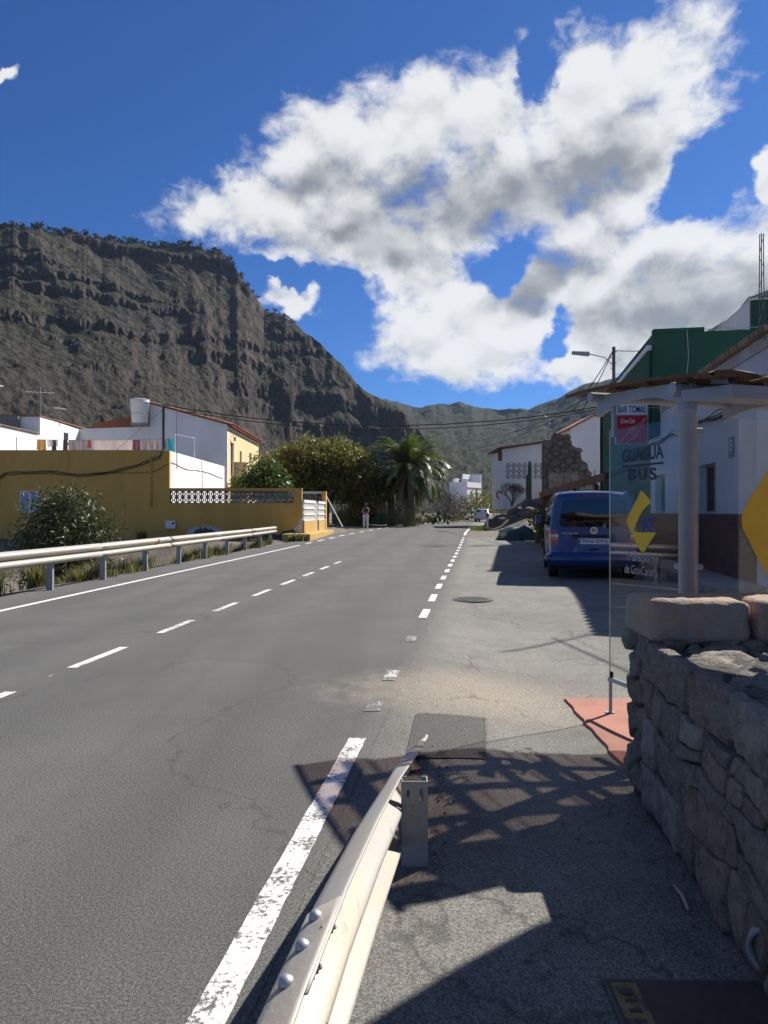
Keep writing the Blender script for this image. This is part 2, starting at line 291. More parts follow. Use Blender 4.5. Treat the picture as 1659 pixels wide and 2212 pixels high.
# ---------------------------------------------------------------- mesh helpers
def tag(o, label=None, cat=None, group=None, kind=None):
    for k, v in (('label', label), ('category', cat), ('group', group), ('kind', kind)):
        if v: o[k] = v
    return o
def empty(name, loc=(0, 0, 0), rz=0., label=None, cat=None, group=None, kind=None):
    o = bpy.data.objects.new(name, None); COL.objects.link(o); o.location = loc; o.rotation_euler = (0, 0, rz); o.empty_display_size = .2
    return tag(o, label, cat, group, kind)
def inst(name, mesh, parent=None, loc=(0, 0, 0), rot=(0, 0, 0), scale=(1, 1, 1), mat=None):
    o = bpy.data.objects.new(name, mesh); COL.objects.link(o); o.parent = parent; o.location = loc; o.rotation_euler = rot; o.scale = scale
    return o
def copy_tree(o, parent=None):
    c = o.copy(); COL.objects.link(c); c.parent = parent
    for ch in list(o.children): copy_tree(ch, c)
    return c
class MB:
    def __init__(s): s.v = []; s.f = []; s.mi = []; s.cur = 0
    def add(s, vs, fs):
        o = len(s.v); s.v += [tuple(p) for p in vs]; s.f += [tuple(i + o for i in f) for f in fs]; s.mi += [s.cur] * len(fs); return s
    def box(s, x0, x1, y0, y1, z0, z1):
        return s.add([(x0, y0, z0), (x1, y0, z0), (x1, y1, z0), (x0, y1, z0), (x0, y0, z1), (x1, y0, z1), (x1, y1, z1), (x0, y1, z1)],
                     [(3, 2, 1, 0), (4, 5, 6, 7), (0, 1, 5, 4), (1, 2, 6, 5), (2, 3, 7, 6), (3, 0, 4, 7)])
    def hexa(s, b, t):      # bottom 4 points, top 4 points
        return s.add(list(b) + list(t), [(3, 2, 1, 0), (4, 5, 6, 7), (0, 1, 5, 4), (1, 2, 6, 5), (2, 3, 7, 6), (3, 0, 4, 7)])
    def prism(s, poly, z0, z1, fn=None):
        n = len(poly); fn = fn or (lambda a, b, c: (a, b, c))
        return s.add([fn(x, y, z0) for x, y in poly] + [fn(x, y, z1) for x, y in poly],
                     [tuple(range(n))[::-1], tuple(range(n, 2 * n))] + [(i, (i + 1) % n, n + (i + 1) % n, n + i) for i in range(n)])
    def tube(s, pts, r, n=8, caps=True):
        pts = [Vector(p) for p in pts]; rs = r if hasattr(r, '__len__') else [r] * len(pts); vs = []; a = None
        for i, p in enumerate(pts):
            t = (pts[min(i + 1, len(pts) - 1)] - pts[max(i - 1, 0)]).normalized()
            if a is None: a = t.orthogonal().normalized()
            else: a = (a - t * a.dot(t)).normalized()
            b = t.cross(a)
            vs += [p + (a * math.cos(2 * math.pi * k / n) + b * math.sin(2 * math.pi * k / n)) * rs[i] for k in range(n)]
        fs = [(i * n + k, i * n + (k + 1) % n, (i + 1) * n + (k + 1) % n, (i + 1) * n + k) for i in range(len(pts) - 1) for k in range(n)]
        if caps: fs += [tuple(range(n))[::-1], tuple(range((len(pts) - 1) * n, len(pts) * n))]
        return s.add(vs, fs)
    def lathe(s, c, prof, n=24, axis='Z'):
        vs = []
        for r, z in prof:
            for k in range(n):
                x, y = r * math.cos(2 * math.pi * k / n), r * math.sin(2 * math.pi * k / n)
                p = (x, y, z) if axis == 'Z' else ((z, x, y) if axis == 'X' else (x, z, y))
                vs.append((c[0] + p[0], c[1] + p[1], c[2] + p[2]))
        m = len(prof)
        fs = [(i * n + k, i * n + (k + 1) % n, (i + 1) * n + (k + 1) % n, (i + 1) * n + k) for i in range(m - 1) for k in range(n)]
        fs += [tuple(range(n))[::-1], tuple(range((m - 1) * n, m * n))]
        return s.add(vs, fs)
    def grid(s, P, flip=False):
        a, b = len(P), len(P[0]); vs = [p for row in P for p in row]
        fs = [(i * b + j, i * b + j + 1, (i + 1) * b + j + 1, (i + 1) * b + j) for i in range(a - 1) for j in range(b - 1)]
        return s.add(vs, [f[::-1] for f in fs] if flip else fs)
    def mesh(s, name, mats, smooth=False):
        me = bpy.data.meshes.new(name); me.from_pydata(s.v, [], s.f)
        for m in (mats if isinstance(mats, (list, tuple)) else [mats]): me.materials.append(m)
        if len(me.materials) > 1: me.polygons.foreach_set('material_index', s.mi)
        if smooth: me.polygons.foreach_set('use_smooth', [True] * len(me.polygons))
        me.update(); return me
    def build(s, name, mats, parent=None, smooth=False, bevel=0., seg=2, fix=False, auto=False):
        me = s.mesh(name, mats, smooth)
        if fix or bevel:
            b = bmesh.new(); b.from_mesh(me); bmesh.ops.recalc_face_normals(b, faces=b.faces); b.to_mesh(me); b.free()
        o = inst(name, me, parent)
        if bevel:
            m = o.modifiers.new('edge', 'BEVEL'); m.width = bevel; m.segments = seg; m.limit_method = 'ANGLE'; m.angle_limit = R(40); m.harden_normals = False
        return o
def fast_mesh(name, V, faces_n, mat, nper):
    """V: (n*nper,3) float array, n faces of nper corners each, no sharing"""
    me = bpy.data.meshes.new(name); n = len(V) // nper
    me.vertices.add(len(V)); me.vertices.foreach_set('co', np.asarray(V, np.float32).ravel())
    me.loops.add(n * nper); me.loops.foreach_set('vertex_index', np.arange(n * nper, dtype=np.int32))
    me.polygons.add(n); me.polygons.foreach_set('loop_start', np.arange(0, n * nper, nper, dtype=np.int32))
    me.materials.append(mat); me.update(calc_edges=True); return me
def grid_mesh(name, P, mat, smooth=True, closed=False):
    """P: (rows, cols, 3) array"""
    a, b = P.shape[:2]; me = bpy.data.meshes.new(name)
    i, j = np.meshgrid(np.arange(a - 1), np.arange(b - 1), indexing='ij'); q = (i * b + j).ravel()
    idx = np.stack([q, q + 1, q + b + 1, q + b], 1).astype(np.int32); n = len(idx)
    me.vertices.add(a * b); me.vertices.foreach_set('co', P.reshape(-1).astype(np.float32))
    me.loops.add(n * 4); me.loops.foreach_set('vertex_index', idx.ravel())
    me.polygons.add(n); me.polygons.foreach_set('loop_start', np.arange(0, n * 4, 4, dtype=np.int32))
    if smooth: me.polygons.foreach_set('use_smooth', np.ones(n, bool))
    me.materials.append(mat); me.update(calc_edges=True); return me
def P(u, v, Y): return Vector(((u - CX) / F * Y, Y, CAMH + (CY - v) / F * Y))
def _h(i, j, k, s):
    n = (i * 374761393 + j * 668265263 + k * 2147483647 + s * 974711) & 0xffffffff
    n = ((n ^ (n >> 13)) * 1274126177) & 0xffffffff; n = ((n ^ (n >> 16)) * 2246822519) & 0xffffffff
    return ((n ^ (n >> 15)) & 0xffffff) / float(0xffffff)
def vnoise(x, y, z, s=0):
    x, y, z = np.broadcast_arrays(np.asarray(x, float), y, z)
    i, j, k = np.floor(x).astype(np.int64), np.floor(y).astype(np.int64), np.floor(z).astype(np.int64)
    fx, fy, fz = x - i, y - j, z - k; fx, fy, fz = (t * t * (3 - 2 * t) for t in (fx, fy, fz)); r = 0
    for a in (0, 1):
        for b in (0, 1):
            for c in (0, 1):
                r = r + _h(i + a, j + b, k + c, s) * (fx if a else 1 - fx) * (fy if b else 1 - fy) * (fz if c else 1 - fz)
    return r
def fbm(x, y, z, o=4, s=0, g=.5):
    r, a, t = 0, 1., 0
    for k in range(o): r = r + a * vnoise(np.asarray(x) * 2 ** k, np.asarray(y) * 2 ** k, np.asarray(z) * 2 ** k, s + k); t += a; a *= g
    return r / t
def ss(a, b, x): t = np.clip((np.asarray(x, float) - a) / (b - a), 0, 1); return t * t * (3 - 2 * t)
# ---------------------------------------------------------------- lie of the land
_RY = [-20, 0, 20, 36, 44, 50, 60, 70, 80, 92, 106, 120, 140]; _RX = [-3.42, -.80, 1.82, 3.92, 5.0, 6.0, 7.9, 10.2, 13.2, 17.6, 24., 32., 45.]
_LY = [-20, 0, 10.9, 20, 28.5, 33, 40, 48, 56, 66, 76, 90, 103, 120, 140]; _LX = [-8.7, -6.8, -5.81, -4.95, -4.13, -3.5, -2.3, -.45, 1.35, 3.4, 5.6, 9.3, 14., 23., 36.]
_yy = np.arange(-20, 140, .25)
def _smooth(ys, xs):
    a = np.interp(_yy, ys, xs); k = np.ones(17) / 17; p = np.pad(a, 8, 'edge'); p[:8] = a[0] - (a[1] - a[0]) * np.arange(8, 0, -1); p[-8:] = a[-1] + (a[-1] - a[-2]) * np.arange(1, 9)
    return np.convolve(p, k, 'valid')
_Rs, _Ls = _smooth(_RY, _RX), _smooth(_LY, _LX)
def Rx(y): return np.interp(y, _yy, _Rs)
def Lx(y): return np.interp(y, _yy, _Ls)
def gz(x, y):
    x = np.asarray(x, float); y = np.asarray(y, float)
    z = .40 * ss(26, 54, y) - .14 * ss(.3, 1.7, x) * ss(2.6, 5.4, y) * (1 - ss(9, 13.5, y))
    s = Lx(y) - 1.25 - x; z = z - 1.35 * ss(0, 3.2, s) * (1 - ss(30.5, 34.5, y))
    z = z + .12 * ss(.6, 3, s) * ss(40, 48, y)
    s2 = x - (Rx(y) + 1.5); z = z + 2.0 * ss(0, 2.8, s2) * ss(40, 54, y) * (1 - ss(84, 104, y))
    return z
def G(u, v):
    """the point of the ground seen at (u, v)"""
    Y = CAMH * F / max(v - CY, 1.)
    for _ in range(40): Y = (CAMH - float(gz((u - CX) / F * Y, Y))) * F / max(v - CY, 1.)
    return Vector(((u - CX) / F * Y, Y, float(gz((u - CX) / F * Y, Y))))
# ground sheet out to the horizon
xs = np.concatenate([-np.geomspace(30, 4000, 24)[::-1], np.arange(-29.5, 30, .5), np.geomspace(30, 4000, 24)])
ys = np.concatenate([-np.geomspace(12, 500, 8)[::-1], np.arange(-11.5, 110, .5), np.geomspace(110, 6000, 26)])
GX, GY = np.meshgrid(xs, ys); GZ = gz(GX, GY)
paved = ((GX > Lx(GY) - 1.3) & (GX < Rx(GY) + .4)) | ((GX > Rx(GY)) & (GX < 5.3 + .16 * GY) & (GY < 38.5))
offr = ~paved
GZ = GZ + np.where(offr, (fbm(GX * .9, GY * .9, 0, 4, 3) - .5) * .22 * np.clip((np.abs(GX - (Lx(GY) + Rx(GY)) / 2) - 5) / 4, 0, 1), -.07)
bank = ss(0, 2.8, GX - (Rx(GY) + 1.5)) * ss(40, 54, GY) * (1 - ss(84, 104, GY)); bank = bank * (1 - bank) * 4
GZ += bank * (fbm(GX * .7, GY * .7, 1, 5, 9) - .45) * 1.5 * offr
tag(inst('ground', grid_mesh('ground', np.stack([GX, GY, GZ], -1), M_DIRT)), kind='structure')
# carriageway and bay
ry = np.arange(-10, 128, .4); T = np.linspace(0, 1, 25)
x0 = Lx(ry) - 1.15 + .10 * (fbm(ry * .8, 0, 0, 3, 5) - .5) * 3 * (ry < 34); x1 = Rx(ry) + .12
RXX = x0[:, None] + (x1 - x0)[:, None] * T[None]; RYY = np.repeat(ry[:, None], 25, 1)
road = tag(inst('road', grid_mesh('road', np.stack([RXX, RYY, gz(RXX, RYY)], -1), M_ASPH)), kind='structure')
by = np.arange(-10, 38.4, .3); T = np.linspace(0, 1, 34)
b0 = Rx(by) + .12; b1 = np.where(by < 36, 5.25 + .16 * by, 5.25 + .16 * by - (by - 36) * 1.2)
BX = b0[:, None] + (b1 - b0)[:, None] * T[None]; BY = np.repeat(by[:, None], 34, 1)
bay = tag(inst('layby_pavement', grid_mesh('layby_pavement', np.stack([BX, BY, gz(BX, BY) - .003], -1), M_ASPH)), kind='structure')
def strip(name, fx, y0, y1, w, mat, parent, dz=.005, step=.25, jit=0.):
    n = max(2, int((y1 - y0) / step) + 1); yv = np.linspace(y0, y1, n); c = fx(yv); rows = []
    for t in (-1, 1):
        x = c + t * w / 2 + (RNG.random(n) - .5) * jit; rows.append(np.stack([x, yv, gz(x, yv) + dz], -1))
    o = inst(name, grid_mesh(name, np.stack(rows, 0)[:, ::1], mat, False), parent); return o
strip('edge_line', Rx, -6, 4.78, .115, M_PAINT, road, step=.06, jit=.006)
y = 5.42; first = True
while y < 39:
    strip('edge_dash', Rx, y, y + (.40 if y < 9 else .95), .115, M_PAINTW if y < 9.5 else M_PAINT, road, step=.06, jit=.012 if y < 9 else .004); y += 1.0 if y < 6 else 1.92
strip('edge_line', Rx, 40, 124, .15, M_PAINT, road)
strip('edge_line', Lx, -6, 31.6, .12, M_PAINT, road)
y = 32.6
while y < 58: strip('edge_dash', Lx, y, y + 1.15, .15, M_PAINT, road); y += 2.2
strip('edge_line', Lx, 58, 124, .15, M_PAINT, road)
Mid = lambda yv: -3.0 + .113 * (yv - 6.94) + np.maximum(yv - 24, 0) ** 2 * .0009
for k in range(-3, 8): strip('centre_dash', Mid, 6.94 + k * 1.985, 8.0 + k * 1.985, .10, M_PAINT, road)
for k, s in ((-1, .55), (1, .5), (4, .5)):
    strip('paint_speck', Mid, 8.0 + k * 1.985 + s, 8.0 + k * 1.985 + s + .09, .03, M_PAINTW, road, step=.03, jit=.02)
# mended square of asphalt where the barrier dives in, with weeds in its joint
pp = [G(898, 1543), G(1048, 1553), G(1050, 1640), G(875, 1640)]
mbp = MB(); NS = 12
mbp.grid([[(lambda q: (q.x, q.y, float(gz(q.x, q.y)) + .004))((pp[0].lerp(pp[1], i / NS)).lerp(pp[3].lerp(pp[2], i / NS), j / NS)) for i in range(NS + 1)] for j in range(NS + 1)], True)
mbp.build('asphalt_patch', M_PATCH, road)
# red paving under the shelter: worn, uneven kerbless edge
mbr = MB(); edge = []
yv = np.linspace(3.2, 6.28, 40); le = np.interp(yv, [3.2, 4.2, 5.2, 6.28], [1.47, 1.50, 1.545, 1.585]) + (fbm(yv * 6, 0, 0, 3, 2) - .5) * .06
TT = np.linspace(0, 1, 14) ** 1.3
mbr.grid([[(l + (4.6 - l) * t, yy, float(gz(l + (4.6 - l) * t, yy)) + .018) for t in TT] for l, yy in zip(le, yv)])
mbr.grid([[(l - (.02 if k else 0), yy, float(gz(l, yy)) + (-.02 if k else .018)) for k in (0, 1)] for l, yy in zip(le, yv)], True)
mbr.grid([[(le[-1] + (4.6 - le[-1]) * t, 6.28 + (.012 if k else 0), float(gz(le[-1] + (4.6 - le[-1]) * t, 6.28)) + (-.02 if k else .018)) for t in TT] for k in (0, 1)])
tag(mbr.build('red_pavement', M_RED), kind='structure')
# ---------------------------------------------------------------- mountains
def interp_pts(u, pts): a = np.array(pts, float); return np.interp(u, a[:, 0], a[:, 1])
def mountain(name, uu, ridge, dist, foot, rows, mat, seed, cliff, back=260, jag=1., zfoot=-6., foldamp=1.):
    v = interp_pts(uu, ridge); d = interp_pts(uu, dist); df = interp_pts(uu, foot); kk = int(110 / (uu[1] - uu[0])); sm = lambda a: np.convolve(np.pad(a, kk, 'edge'), np.ones(2 * kk + 1) / (2 * kk + 1), 'valid'); d, df = sm(sm(d)), sm(sm(df))
    v = v + (fbm(uu / 22, 0, seed, 4, seed) - .5) * 13 * jag
    zr = CAMH + (CY - v) / F * d; tu = (uu - CX) / F; zs_ = sm(sm(zr))
    E = np.linspace(0, 1, rows); e, U = np.meshgrid(E, uu, indexing='ij'); d2, df2, zr2 = d[None], df[None], zr[None]
    z = zfoot + (zs_[None] - zfoot) * e + (zr2 - zs_[None]) * ss(.45, 1., e)
    arc = tu[None] * d2
    bed = z / 27 + .55 * np.sin(z / 41 + arc / 400) + arc / 1500 + fbm(arc / 420, z / 500, seed, 4, seed + 5) * 3.0 + fbm(arc / 45, z / 60, seed, 3, seed + 6) * .55
    w = bed - np.floor(bed); cl = ss(.10, .26, w) * (1 - ss(.60, .80, w))                # 1 on a cliff band, 0 on a ledge
    pat = ss(.375, .54, fbm(arc / 260, z / 34, seed + 2, 5, seed + 11, .6))                      # bands break up along the face
    cl = cl * pat * ss(.26, .48, e + (fbm(arc / 160, 0, seed, 3, seed + 8) - .5) * .45) * cliff[0]
    dh = (1.15 - .50 * e) * (1 - .92 * cl); h = np.cumsum(dh, 0); h = (h - h[:1]) / (h[-1:] - h[:1])
    r = df2 + (d2 - df2) * h
    gul = 1 - np.abs(fbm(arc / 150 + z / 700, z / 330, seed, 5, seed + 20, .55) * 2 - 1)           # big gullies and spurs down the face
    col_ = fbm(arc / 13, z / 60, seed, 4, seed + 30) - .5                                     # columns on the cliffs
    tap = (1 - ss(.93, 1., e)) * ss(0, .1, e)
    r = r + tap * ((gul - .72) * -40 * foldamp * (.35 + .65 * e) + col_ * (4 + 15 * cl) * cliff[1] + (fbm(arc / 5.5, z / 9, seed, 3, seed + 33) - .5) * (3 + 8 * cl) * cliff[1])
    z = z + tap * (fbm(arc / 25, r / 25, seed, 4, seed + 40) - .5) * 16
    Pf = np.stack([tu[None] * r, r, z], -1)
    rb = np.stack([tu * (d + back * .25), d + back * .25, zr - 6], -1)[None]; rb2 = np.stack([tu * (d + back), d + back, zr * .6 - 20], -1)[None]
    Pf = np.concatenate([Pf, rb, rb2], 0)
    o = inst(name, grid_mesh(name, Pf[:, ::-1][::-1], mat)); return tag(o, kind='structure'), v, d, zr
M_MTA = mountain_mat('massif_rock', (.074, .057, .049), (.045, .038, .035), (.022, .026, .016), (.060, .053, .041))
M_MTB = mountain_mat('far_slope', (.042, .039, .036), (.034, .032, .029), (.026, .033, .019), (.052, .054, .036))
uA = np.arange(-300, 1062, 1.25)
RA = [(-520, 470), (0, 491), (100, 497), (200, 512), (300, 527), (360, 534), (420, 533), (475, 545), (505, 575), (520, 598), (545, 628), (570, 668), (605, 684), (640, 702), (700, 750), (735, 785), (770, 832), (800, 850), (835, 868), (872, 892), (910, 930), (960, 1000), (1010, 1080), (1062, 1112)]
A_, vA, dA, zA = mountain('mountain', uA, RA, [(-520, 760), (0, 930), (300, 1070), (430, 1130), (500, 1120), (560, 1085), (650, 1030), (760, 980), (1062, 930)],
                          [(-520, 280), (0, 330), (300, 420), (430, 480), (500, 580), (560, 650), (650, 730), (760, 790), (1062, 800)], 420, M_MTA, 3, (1., 1.))
uB = np.arange(620, 2300, 2.6)
RB = [(620, 760), (780, 845), (840, 866), (905, 880), (960, 872), (1000, 870), (1060, 883), (1140, 884), (1190, 866), (1260, 829), (1320, 818), (1400, 790), (1500, 730), (1562, 694), (1580, 690), (1618, 640), (1645, 634), (1700, 620), (1900, 560), (2300, 600)]
B_, vB, dB, zB = mountain('mountain', uB, RB, [(620, 2500), (905, 2500), (1140, 2300), (1260, 1900), (1500, 1500), (2300, 1200)],
                          [(620, 700), (1140, 560), (2300, 480)], 200, M_MTB, 17, (.35, .35), jag=.7, zfoot=-6., foldamp=3.4)
# pines on the skyline: too small to tell apart
def card_leaves(C, size, rng, aspect=1., up=0., flat=0.):
    """diamond leaves at the points C; returns (4n,3)"""
    n = len(C); a = rng.normal(size=(n, 3)); a[:, 2] *= (1 - flat); a[:, 2] += up; a /= np.linalg.norm(a, axis=1, keepdims=True)
    b = np.cross(a, rng.normal(size=(n, 3))); b /= np.linalg.norm(b, axis=1, keepdims=True)
    s = (np.asarray(size) * (.65 + .7 * rng.random(n)))[:, None]
    return np.stack([C - a * s, C + b * s * aspect, C + a * s, C - b * s * aspect], 1).reshape(-1, 3)
pts = []
for k in range(330):
    u = random.uniform(-20, 640) if k < 290 else random.uniform(-20, 500); i = int(np.argmin(np.abs(uA - u)))
    dens = .9 if u < 520 else .35
    if random.random() > dens: continue
    dd = dA[i] + random.uniform(-4, 30); X, Z = (uA[i] - CX) / F * dd, zA[i] - 2; hgt = random.uniform(5, 9.5)
    q = RNG.normal(size=(26, 3)) * np.array([2.1, 2.1, 1.2]); pts.append(q + np.array([X, dd, Z + hgt * .8])); pts.append(np.stack([np.full(4, X), np.full(4, dd), Z + np.linspace(0, hgt * .7, 4)], 1))
tag(inst('pine_wood', fast_mesh('pine_wood', card_leaves(np.concatenate(pts), 1.15, RNG), None, M_PINE, 4)), 'dark pine wood lining the crest of the big mountain', 'wood', kind='stuff')
# ---------------------------------------------------------------- crash barriers
WPROF = [(0, 0), (.010, -.003), (.030, -.016), (.056, -.030), (.074, -.044), (.083, -.064), (.083, -.086), (.074, -.104), (.050, -.122), (.018, -.138), (.004, -.148), (0, -.155),
         (.004, -.162), (.018, -.172), (.050, -.188), (.074, -.206), (.083, -.224), (.083, -.246), (.074, -.266), (.056, -.280), (.030, -.294), (.010, -.307), (0, -.31)]
def wbeam(name, path, side, mat, parent, grow=0., scale=None, twist=None, ang=0.):
    """path of top-edge points; side -1 waves towards -x, +1 towards +x"""
    pts = [Vector(p) for p in path]; rows = []
    for i, p in enumerate(pts):
        t = (pts[min(i + 1, len(pts) - 1)] - pts[max(i - 1, 0)]); t.z = 0; t.normalize()
        out = Vector((t.y, -t.x, 0)) * side; sc = scale[i] if scale else 1.; tw = twist[i] if twist else 0.
        o2 = out * math.cos(tw) + Vector((0, 0, 1)) * math.sin(tw); u2 = Vector((0, 0, 1)) * math.cos(tw) - out * math.sin(tw)
        rows.append([p + o2 * (d * sc + grow) + u2 * (z * sc) for d, z in WPROF])
    m = MB(); m.grid(rows); o = m.build(name, mat, parent, smooth=True)
    s = o.modifiers.new('plate', 'SOLIDIFY'); s.thickness = .004; s.offset = 0; return o
def cpost(name, parent, loc, w, d, z0, z1, mat, slots=True, rz=0.):
    m = MB(); t = .005; h = w / 2
    if slots:
        zs = z1
        cols = [(-h, -.036, None), (-.036, -.022, (zs - .085, zs - .03)), (-.022, -.007, None), (-.007, .007, (zs - .14, zs - .095)), (.007, .022, None), (.022, .036, (zs - .085, zs - .03)), (.036, h, None)]
        for a, b, ho in cols:
            if ho: m.box(a, b, 0, t, z0, ho[0]); m.box(a, b, 0, t, ho[1], z1)
            else: m.box(a, b, 0, t, z0, z1)
    else: m.box(-h, h, 0, t, z0, z1)
    m.box(-h, -h + t, t, d, z0, z1); m.box(h - t, h, t, d, z0, z1); m.box(-h + t, -h + .025, d - t, d, z0, z1); m.box(h - .025, h - t, d - t, d, z0, z1)
    o = m.build(name, mat, parent); o.location = loc; o.rotation_euler = (0, 0, rz); return o
def dome_bolt(name, parent, p, nrm, r=.016, mat=None):
    m = MB(); m.lathe((0, 0, 0), [(r * 1.15, -.004), (r * 1.15, .001), (r, .004), (r * .72, .009), (r * .3, .012)], 14)
    o = m.build(name, mat or M_BOLT, parent, smooth=True); o.location = p; o.rotation_euler = Vector(nrm).to_track_quat('Z', 'Y').to_euler(); return o
gr = empty('crash_barrier', (0, 0, 0), 0, 'dusty steel crash barrier beside the footpath, its end diving into the asphalt', 'barrier')
def nearpath(y): return (float(np.interp(y, [0, 1.13, 1.54, 3.0, 4.83], [-.264, -.135, -.088, .074, .296])), y, float(np.interp(y, [0, 1.2, 1.6, 2.2, 3.0, 3.6, 4.2, 4.83], [.71, .700, .665, .565, .400, .262, .125, .0])))
ya = np.linspace(.15, 1.56, 16); wbeam('beam', [nearpath(v) for v in ya], -1, M_GALV, gr, .006)
yb = np.linspace(1.2, 4.86, 46)
wbeam('beam', [nearpath(v) for v in yb], -1, M_GALV, gr, 0., [float(np.interp(v, [1.2, 2.9, 3.6, 4.3, 4.86], [1, 1, .80, .50, .12])) for v in yb], [float(np.interp(v, [1.2, 3.0, 3.8, 4.86], [0, 0, .45, .75])) for v in yb])
for yv_ in (1.26, 1.385, 1.505):
    x, _, z = nearpath(yv_); dome_bolt('bolt', gr, (x - .052, yv_ + .005, z - .018), (-.45, 0, .9), .013)
for yv_, dz, s in ((1.335, -.155, 1.), (1.30, -.02, .7), (1.44, -.016, .75)):
    x, _, z = nearpath(yv_); m = MB(); m.lathe((0, 0, 0), [(.020 * s, 0), (.020 * s, .003)], 16); m.lathe((0, 0, 0), [(.0135 * s, .003), (.0135 * s, .014)], 6); m.lathe((0, 0, 0), [(.007 * s, .014), (.007 * s, .024)], 10)
    o = m.build('nut', M_BOLT, gr); o.location = (x + (.006 if dz < -.1 else -.018), yv_, z + dz); o.rotation_euler = (0, R(80 if dz < -.1 else 60), 0)
cpost('post', gr, (.130, 3.06, 0), .112, .065, -.1, .358, M_GALVP)
lb = empty('crash_barrier', (-6, 20, 0), 0, 'long pale steel crash barrier in front of the ochre house', 'barrier')
LP = [(7.2, -7.0), (9.4, -6.78), (11.6, -6.56), (13.85, -6.35), (16.0, -6.17), (18.4, -6.03), (20.97, -5.90), (23.4, -5.74), (25.9, -5.57), (28.4, -5.40), (30.8, -5.22), (32.6, -5.09)]
lpx = lambda y: float(np.interp(y, [a for a, b in LP], [b for a, b in LP]))
for k in range(len(LP) // 2 + 1):
    y0, y1 = 6.4 + k * 4.5, min(6.4 + k * 4.5 + 4.75, 33.6)
    if y0 > 33: break
    wbeam('beam', [(lpx(v) - 6 * -1 + .02, v - 20, .82 + .02 * ss(28, 34, v)) for v in np.linspace(y0, y1, 9)], 1, M_GALV, lb, .006 * (k % 2))
wbeam('end_piece', [(lpx(33.6) + 6.02, 13.6, .84), (lpx(33.6) + 5.98, 13.75, .84), (lpx(33.6) + 5.90, 13.85, .84)], 1, M_GALV, lb, .003, [1, 1, .9])
for yv_, x in LP:
    cpost('post', lb, (x + 6 - .07, yv_ - 20, float(gz(x, yv_))), .12, .07, -.2, .70, M_GALVP, False)
    o = dome_bolt('bolt', lb, (x + 6.022, yv_ - 20, .665), (1, 0, 0), .014)
for yv_ in (18.9, 29.3):
    x = lpx(yv_) + 6.03; m = MB(); m.hexa([(x, yv_ - 20.06, .70), (x + .10, yv_ - 20, .68), (x + .10, yv_ - 19.99, .68), (x, yv_ - 19.94, .70)], [(x, yv_ - 20.06, .76), (x + .10, yv_ - 20, .79), (x + .10, yv_ - 19.99, .79), (x, yv_ - 19.94, .76)])
    m.build('reflector', M_ORNG, lb, fix=True)
# ---------------------------------------------------------------- rubble wall by the footpath
def clip_poly(poly, px, py, nx, ny):
    out = []; n = len(poly)
    for i in range(n):
        a, b = poly[i], poly[(i + 1) % n]; da = (a[0] - px) * nx + (a[1] - py) * ny; db = (b[0] - px) * nx + (b[1] - py) * ny
        if da <= 0: out.append(a)
        if (da < 0 < db) or (db < 0 < da): t = da / (da - db); out.append((a[0] + (b[0] - a[0]) * t, a[1] + (b[1] - a[1]) * t))
    return out
def stone_cells(w, h, n, asp, seed, mind=.6):
    rn = random.Random(seed); base = math.sqrt(w * h / n); pts = []; big = 1.9 if mind < .4 else 1.05
    for _ in range(6000):
        p = (rn.uniform(0, w), rn.uniform(0, h)); rad = base * (mind + (big - mind) * rn.random() ** 1.6 * (1 - _ / 6000))
        if all(math.hypot((p[0] - q[0]) / asp, p[1] - q[1]) > (rad + q[2]) / 2 * 1.02 for q in pts): pts.append((*p, rad))
    cells = []
    for i, p in enumerate(pts):
        poly = [(0, 0), (w, 0), (w, h), (0, h)]
        for j, q in enumerate(pts):
            if i == j or math.hypot(p[0] - q[0], p[1] - q[1]) > base * 5: continue
            dx, dy = (q[0] - p[0]) / asp ** 2, q[1] - p[1]; L = math.hypot(dx, dy); w_ = p[2] / (p[2] + q[2])
            poly = clip_poly(poly, p[0] + (q[0] - p[0]) * w_, p[1] + (q[1] - p[1]) * w_, dx / L, dy / L)
            if not poly: break
        if len(poly) >= 3: cells.append(poly)
    return cells
def course_cells(w, h, hs, seed):
    """roughly coursed rubble: uneven beds, slanting joints, some stones split in two"""
    rn = random.Random(seed); k = h / sum(hs); zb = [0]; out = []
    for q in hs: zb.append(zb[-1] + q * k)
    bed = lambda i, x: zb[i] + (0 if i in (0, len(hs)) else .055 * (float(fbm(x * 3.1 + i * 7.3, i, seed, 3, seed)) - .5) * 2)
    for i in range(len(hs)):
        x = 0.; s0 = 0.
        while x < w:
            L_ = min(rn.uniform(.55, 1.9) * hs[i] * k * 1.15, w - x); L_ = w - x if w - x - L_ < .08 else L_; s1 = rn.uniform(-.035, .035) if x + L_ < w - .01 else 0.
            xb0, xb1, xt0, xt1 = x - s0, x + L_ - s1, x + s0, x + L_ + s1; T_ = (0, .33, .67, 1)
            lo = [(xb0 + (xb1 - xb0) * t, bed(i, xb0 + (xb1 - xb0) * t)) for t in T_]; hi = [(xt0 + (xt1 - xt0) * t, bed(i + 1, xt0 + (xt1 - xt0) * t)) for t in T_]
            if rn.random() < .28 and hs[i] * k > .17:
                f = rn.uniform(.3, .7); md = [(a[0] + (b[0] - a[0]) * f, a[1] + (b[1] - a[1]) * f + rn.uniform(-.012, .012)) for a, b in zip(lo, hi)]; out += [lo + md[::-1], md + hi[::-1]]
            else: out.append(lo + hi[::-1])
            x += L_; s0 = s1
    return out
